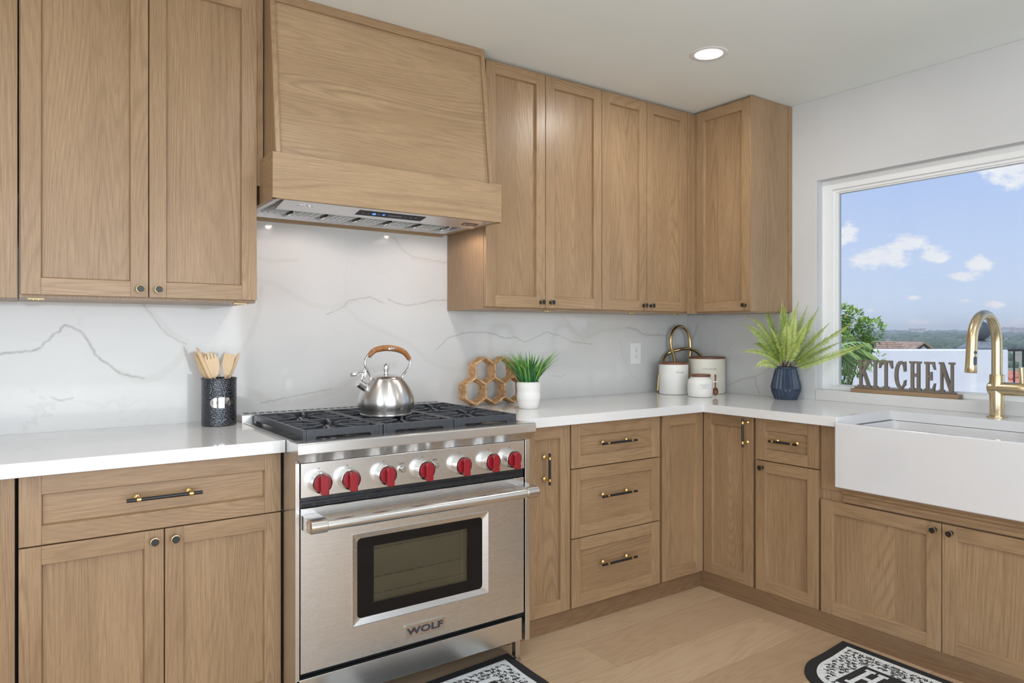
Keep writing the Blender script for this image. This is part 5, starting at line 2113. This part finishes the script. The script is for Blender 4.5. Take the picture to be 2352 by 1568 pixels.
def W(D, s, z):
    """D metres out along the view axis of the room's long diagonal, s metres to its right, z up"""
    q = C0 + Fv * D + Rv * s
    return Vector((q.x, q.y, z))


OR = Matrix.Rotation(R(54.816 - 90), 4, 'Z')             # local +y points out along that diagonal
STUCCO = noisy('white_stucco', lin(236, 236, 236), lin(240, 240, 239), 4, .85, bmp=.5, bscale=26)
CAPM = noisy('grey_cap_stone', lin(120, 128, 132), lin(140, 146, 150), 14, .6)
BALLM = noisy('dark_granite', lin(64, 72, 78), lin(88, 96, 102), 120, .35)
TILE = noisy('terracotta', lin(196, 120, 92), lin(222, 152, 122), 6, .8)
PATIO = noisy('patio_paving', lin(190, 186, 178), lin(204, 200, 192), 3, .9)
VALLEY = noisy('valley_ground', lin(122, 134, 104), lin(160, 150, 118), .02, .95, detail=6)
TREES = noisy('distant_trees', lin(72, 94, 70), lin(98, 118, 84), .05, .95, detail=5)
LEAFB = mat('bush_leaf', (.1, .3, .05), .5)
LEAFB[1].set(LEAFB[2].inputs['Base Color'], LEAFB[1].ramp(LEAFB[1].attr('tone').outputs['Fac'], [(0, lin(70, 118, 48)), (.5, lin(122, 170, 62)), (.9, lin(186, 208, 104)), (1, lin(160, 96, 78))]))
LEAFB = LEAFB[0]
PALML = mat('palm_leaf', (.1, .3, .05), .4)
PALML[1].set(PALML[2].inputs['Base Color'], PALML[1].ramp(PALML[1].attr('tone').outputs['Fac'], [(0, lin(92, 134, 74)), (.5, lin(146, 182, 106)), (1, lin(206, 222, 158))]))
PALML = PALML[0]

b = MB()
b.box(-2, 12, 2.0, 10.3, -.15, -.05, mat=Matrix.Translation(C0) @ OR)
P = b.b.verts[:]
for v in P:
    if v.co.x < .18:
        v.co.x = .18
tag(b.build('patio_floor', PATIO, smooth=False), kind='structure')
b = MB()
b.prism([(10.0, -.05), (10.0, 1.020), (10.015, 1.036), (10.04, 1.042), (10.16, 1.042), (10.19, 1.030), (10.2, 1.01), (10.2, -.05)], 'x', 2.6, 6.54, mat=Matrix.Translation(C0) @ OR)
tag(b.build('garden_wall', STUCCO, smooth=False), 'low white stucco garden wall seen through the window behind the sign', 'wall')
pr = empty('garden_pillar', W(10.2, 6.775, -.05), R(54.816 - 90), 'white garden pillar topped by a dark stone ball behind the faucet', 'pillar')
b = MB()
b.box(-.235, .225, -.26, .20, 0, 1.083)
b.build('shaft', STUCCO, pr, smooth=False, bevel=.01)
b = MB()
b.box(-.215, .215, -.25, .20, 1.0835, 1.112)
b.lathe([(.29, 1.112), (.15, 1.190), (.07, 1.205), (0, 1.205)], 4, 0, Matrix.Rotation(R(45), 4, 'Z'))
b.build('cap', CAPM, pr, smooth=False)
b = MB()
b.lathe([(.07, 1.2052), (.07, 1.218), (.045, 1.230), (.045, 1.240), (0, 1.24)], 28)
b.sphere((0, 0, 1.355), .139, 32)
b.build('ball', BALLM, pr)
rl = empty('railing', W(10.3, 7.02, -.05), R(54.816 - 90), 'black metal railing right of the white garden pillar', 'railing')
b = MB()
b.box(-.02, 2.4, -.02, .02, 1.055, 1.085)
b.box(-.02, 2.4, -.012, .012, .10, .125)
b.build('rail', BLACK, rl, smooth=False)
for i in range(18):
    b = MB()
    b.box(.055 + i * .131 - .009, .055 + i * .131 + .009, -.009, .009, .0, 1.055)
    b.build('baluster', BLACK, rl, smooth=False)


def tiled_roof(b, x0, x1, ya, za, yb_, zb, pitch=.22, mi=0, rows=8):
    """barrel tiles running down from (yb_, zb) to (ya, za)"""
    n = int((x1 - x0) / pitch)
    d = Vector((0, yb_ - ya, zb - za))
    nrm = Vector((0, -d.z, d.y)).normalized()
    for i in range(n):
        cx = x0 + (i + .5) * pitch
        for r_ in range(rows):
            p = Vector((cx, ya, za)) + d * (r_ / rows)
            q = Vector((cx, ya, za)) + d * ((r_ + 1.08) / rows)
            A, B = [], []
            for k_ in range(7):
                a = PI * k_ / 6
                o_ = Vector((math.cos(a) * pitch * .5, 0, 0)) + nrm * (math.sin(a) * pitch * .36)
                A.append(b.b.verts.new(p + o_ * 1.08 + nrm * .02))
                B.append(b.b.verts.new(q + o_ * .92))
            for k_ in range(6):
                f = b.b.faces.new((A[k_], A[k_ + 1], B[k_ + 1], B[k_]))
                f.material_index = mi
            f = b.b.faces.new(A)
            f.material_index = mi


hs2 = empty('neighbour_house', W(11.4, 6.2, -4.0), R(54.816 - 90), 'terracotta barrel-tiled roof below the black railing', 'house')
b = MB()
b.prism([(-.1, 3.55), (3.0, 4.30), (6.1, 3.55), (6.1, 0), (-.1, 0)], 'x', .4, 7.2)
b.build('wall', STUCCO, hs2, smooth=False)
b = MB()
tiled_roof(b, 0, 7.6, -.3, 3.60, 3.0, 4.42, .26, rows=7)
b.build('tiled_roof', TILE, hs2, smooth=False)
hs3 = empty('neighbour_house', W(33, 16.1, -4.2), R(54.816 - 90), 'low house with brown tiled roof and small white gable beyond the garden wall', 'house')
b = MB()
b.box(0, 3.6, 0, 4, 0, 4.55)
b.prism([(2.45, 4.45), (3.35, 4.45), (2.95, 4.92)], 'y', -.4, 3.0)
b.build('wall', STUCCO, hs3, smooth=False)
b = MB()
tiled_roof(b, -.6, 2.7, -.5, 4.62, 2.0, 5.05, .22, rows=5)
for sx in (-1, 1):
    A = [(2.93, 5.03), (2.93 + sx * .62, 4.60), (2.93 + sx * .66, 4.66), (2.93, 5.10)]
    b.prism(A, 'y', -.5, 3.0)
b.build('tiled_roof', noisy('weathered_tile', lin(150, 124, 106), lin(186, 160, 140), 5, .85), hs3, smooth=False)

# valley and the far ridge
N1, N2 = 90, 70
V, F = [], []
Ds = [22 * (2300 / 22) ** (i / N1) for i in range(N1 + 1)]


def height(D, s):
    t = math.log(D)
    key = [(22, -5.5), (60, -7.5), (150, -8.2), (350, -6.0), (650, -3.5), (950, -1.5), (1250, 3.0), (1450, 3.0), (2300, -30)]
    h = key[-1][1]
    for (a, ha), (c, hc) in zip(key, key[1:]):
        if D <= c:
            f_ = max(0, (D - a) / (c - a))
            h = ha + (hc - ha) * (f_ * f_ * (3 - 2 * f_))
            break
    n = noise.noise(Vector((s * .004, D * .004, 0))) * min(3.0, D * .004)
    return h + n


for i in range(N1 + 1):
    for j in range(N2 + 1):
        D = Ds[i]
        s = D * (-.2 + 1.5 * j / N2)
        p = W(D, s, height(D, s))
        V.append(tuple(p))
for i in range(N1):
    for j in range(N2):
        q = i * (N2 + 1) + j
        F.append((q, q + 1, q + N2 + 2, q + N2 + 1))
me = bpy.data.meshes.new('hillside_ground')
me.from_pydata(V, [], F)
me.materials.append(VALLEY)
for p in me.polygons:
    p.use_smooth = True
o = bpy.data.objects.new('hillside_ground', me)
COL.objects.link(o)
tag(o, kind='structure')

rr = random.Random(11)
bm = bmesh.new()
bmesh.ops.create_icosphere(bm, subdivisions=1, radius=1)
bv = [v.co.copy() for v in bm.verts]
bf = [tuple(v.index for v in f.verts) for f in bm.faces]
bm.free()
V, F = [], []
for i in range(7000):
    D = 170 + (1400 - 170) * (rr.random() ** .62)
    s = D * rr.uniform(.36, 1.0)
    if noise.noise(Vector((s * .01, D * .006, 7))) < -.12 and D < 1150:
        continue
    r = rr.uniform(1.6, 3.8) * (1 if D > 500 else .75)
    c = W(D, s, height(D, s) + r * .5)
    i0 = len(V)
    sz = rr.uniform(.8, 1.25)
    for v in bv:
        k_ = 1 + .28 * rr.uniform(-1, 1)
        V.append((c.x + v.x * r * k_ * 1.15, c.y + v.y * r * k_ * 1.15, c.z + v.z * r * sz * k_))
    F += [tuple(i0 + q for q in f_) for f_ in bf]
me = bpy.data.meshes.new('hillside_trees')
me.from_pydata(V, [], F)
me.materials.append(TREES)
for p in me.polygons:
    p.use_smooth = True
o = bpy.data.objects.new('hillside_trees', me)
COL.objects.link(o)
tag(o, 'green trees covering the hillside far beyond the garden wall', 'trees', kind='stuff')
HW = noisy('far_house_wall', lin(226, 220, 212), lin(236, 230, 224), .1, .9)
HR_ = noisy('far_house_roof', lin(170, 128, 112), lin(186, 148, 130), .1, .9)
for i in range(16):
    u = 2270 + i * 8.5 + rr.uniform(-2, 2) if i < 13 else (2096, 2108, 2122)[i - 13]
    D = rr.uniform(1150, 1230) if i < 13 else 1180
    s = (u - 1176) / 1619 * D
    w_, h_2, d_2 = rr.uniform(4.5, 8), rr.uniform(4.5, 8), 8
    z0 = height(D, s) - 1
    b = MB()
    b.box(-w_ / 2, w_ / 2, 0, d_2, 0, h_2 + 3, mi=0)
    b.prism([(-.6, h_2 + 3), (d_2 / 2, h_2 + 5), (d_2 + .6, h_2 + 3)], 'x', -w_ / 2 - .5, w_ / 2 + .5, mi=1)
    if i % 2:
        b.box(-w_ / 4, -w_ / 8, -.05, 0, h_2, h_2 + 1.6, mi=1)
    o = b.build('hilltop_house', [HW, HR_], None, loc=W(D, s, z0), rot=(0, 0, R(54.816 - 90)), smooth=False)
    tag(o, 'small pale house with brown roof on the far ridge', 'house', 'houses on the far ridge')


def leafy(name, centre, rad, n, seed, size, mt, parent=None, lean=(0, 0, 0)):
    rr = random.Random(seed)
    V, F, T = [], [], []
    cl = [(Vector((rr.gauss(0, .45), rr.gauss(0, .45), rr.uniform(-.9, .95))), rr.uniform(.16, .34)) for _ in range(26)]
    for i in range(n):
        c_, cr = cl[rr.randrange(len(cl))]
        d = Vector((rr.gauss(0, 1), rr.gauss(0, 1), rr.gauss(0, 1))).normalized()
        q = c_ + d * cr * rr.uniform(.6, 1.05)
        p = Vector((q.x * rad[0], q.y * rad[1], q.z * rad[2])) + Vector(centre)
        ax = (d + Vector((rr.uniform(-.7, .7), rr.uniform(-.7, .7), rr.uniform(-.7, .3)))).normalized()
        sd = ax.cross(Vector((rr.uniform(-1, 1), rr.uniform(-1, 1), 1))).normalized()
        nn_ = ax.cross(sd)
        L = size * rr.uniform(.6, 1.2)
        w_ = L * .42
        i0 = len(V)
        V += [p, p + ax * L * .45 + sd * w_ * .5 + nn_ * L * .06, p + ax * L, p + ax * L * .45 - sd * w_ * .5 + nn_ * L * .06]
        F.append((i0, i0 + 1, i0 + 2, i0 + 3))
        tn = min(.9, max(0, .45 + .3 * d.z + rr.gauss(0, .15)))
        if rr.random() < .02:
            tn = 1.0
        T += [tn] * 4
    me = bpy.data.meshes.new(name)
    me.from_pydata([tuple(v) for v in V], [], F)
    add_attr(me, 'tone', T)
    me.materials.append(mt)
    o = bpy.data.objects.new(name, me)
    COL.objects.link(o)
    o.parent = parent
    return o


root = W(7.0, 3.22, -.05)
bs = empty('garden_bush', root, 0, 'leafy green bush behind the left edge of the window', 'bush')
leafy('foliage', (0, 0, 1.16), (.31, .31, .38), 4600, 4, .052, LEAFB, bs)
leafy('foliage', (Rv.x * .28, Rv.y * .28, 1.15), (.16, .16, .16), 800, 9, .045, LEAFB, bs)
b = MB()
for q in range(7):
    a = q * .9
    b.tube([(0.02 * math.cos(a), .02 * math.sin(a), 0), (.06 * math.cos(a), .06 * math.sin(a), .5), (.17 * math.cos(a), .17 * math.sin(a), .95), (.26 * math.cos(a), .26 * math.sin(a), 1.3)], [.014, .011, .007, .003], 7)
b.build('stem', noisy('bark', lin(96, 80, 62), lin(118, 100, 78), 20, .9), bs)

pm = empty('palm_plant', W(5.5, 2.40, -.05), 0, 'small palm with arching fronds hanging before the white garden wall', 'palm')
b = MB()
b.tube([(0, 0, 0), (.01, 0, .4), (0, 0, .8), (0, 0, 1.12)], [.06, .05, .045, .035], 12)
b.build('trunk', noisy('palm_bark', lin(110, 92, 70), lin(136, 116, 90), 16, .9), pm)
rr = random.Random(8)
for i in range(11):
    if i < 6:
        dv_ = Rv * rr.uniform(.22, .46) + Fv * rr.uniform(-.25, .1)
        drop = rr.uniform(-.28, .06)
    else:
        a = rr.uniform(0, 2 * PI)
        dv_ = Vector((math.cos(a), math.sin(a), 0)) * rr.uniform(.25, .45)
        drop = rr.uniform(-.25, .1)
    base = Vector((0, 0, 1.13))
    tip = base + dv_ + Vector((0, 0, drop + .05))
    mid = base + dv_ * .5 + Vector((0, 0, .16))
    V, F, T = [], [], []
    N = 22
    P = [(base * (1 - t) ** 2 + mid * 2 * t * (1 - t) + tip * t * t) for t in [q / N for q in range(N + 1)]]
    for q in range(2, N):
        tg_ = (P[q + 1] - P[q - 1]).normalized()
        sd_ = tg_.cross(Vector((0, 0, 1))).normalized()
        for s in (-1, 1):
            L = .20 * math.sin(PI * (q / N * .8 + .15)) * rr.uniform(.85, 1.1)
            d = (sd_ * s * .7 + tg_ * .75 + Vector((0, 0, -.15))).normalized()
            p0 = P[q]
            i0 = len(V)
            wv = tg_.cross(d).cross(d).normalized() * .0055
            m1 = p0 + d * L * .5
            e1 = p0 + d * L * .92 + Vector((0, 0, -.30 * L))
            V += [p0 - wv * .4, p0 + wv * .4, m1 + wv, e1, m1 - wv]
            F.append((i0, i0 + 1, i0 + 2, i0 + 3, i0 + 4))
            tt = rr.uniform(.1, .9)
            T += [tt] * 5
        i0 = len(V)
        V += [P[q - 1] + sd_ * .003, P[q - 1] - sd_ * .003, P[q + 1] - sd_ * .002, P[q + 1] + sd_ * .002]
        F.append((i0, i0 + 1, i0 + 2, i0 + 3))
        T += [.6] * 4
    me = bpy.data.meshes.new('frond')
    me.from_pydata([tuple(v) for v in V], [], F)
    add_attr(me, 'tone', T)
    me.materials.append(PALML)
    o = bpy.data.objects.new('frond', me)
    COL.objects.link(o)
    o.parent = pm

# thin morning haze over the valley
b = MB()
b.box(-300, 1500, 70, 1500, -60, 20, mat=Matrix.Translation(C0) @ OR)
hz_m = bpy.data.materials.new('haze')
hz_m.use_nodes = True
t = NT(hz_m.node_tree)
vs_ = t.add('ShaderNodeVolumeScatter')
vs_.inputs['Color'].default_value = (.93, .96, 1, 1)
vs_.inputs['Density'].default_value = .0008
t.l.new(vs_.outputs[0], t.add('ShaderNodeOutputMaterial').inputs['Volume'])
o = b.build('valley_haze', hz_m, smooth=False)
tag(o, 'pale bluish haze hanging over the far valley', 'haze', kind='stuff')
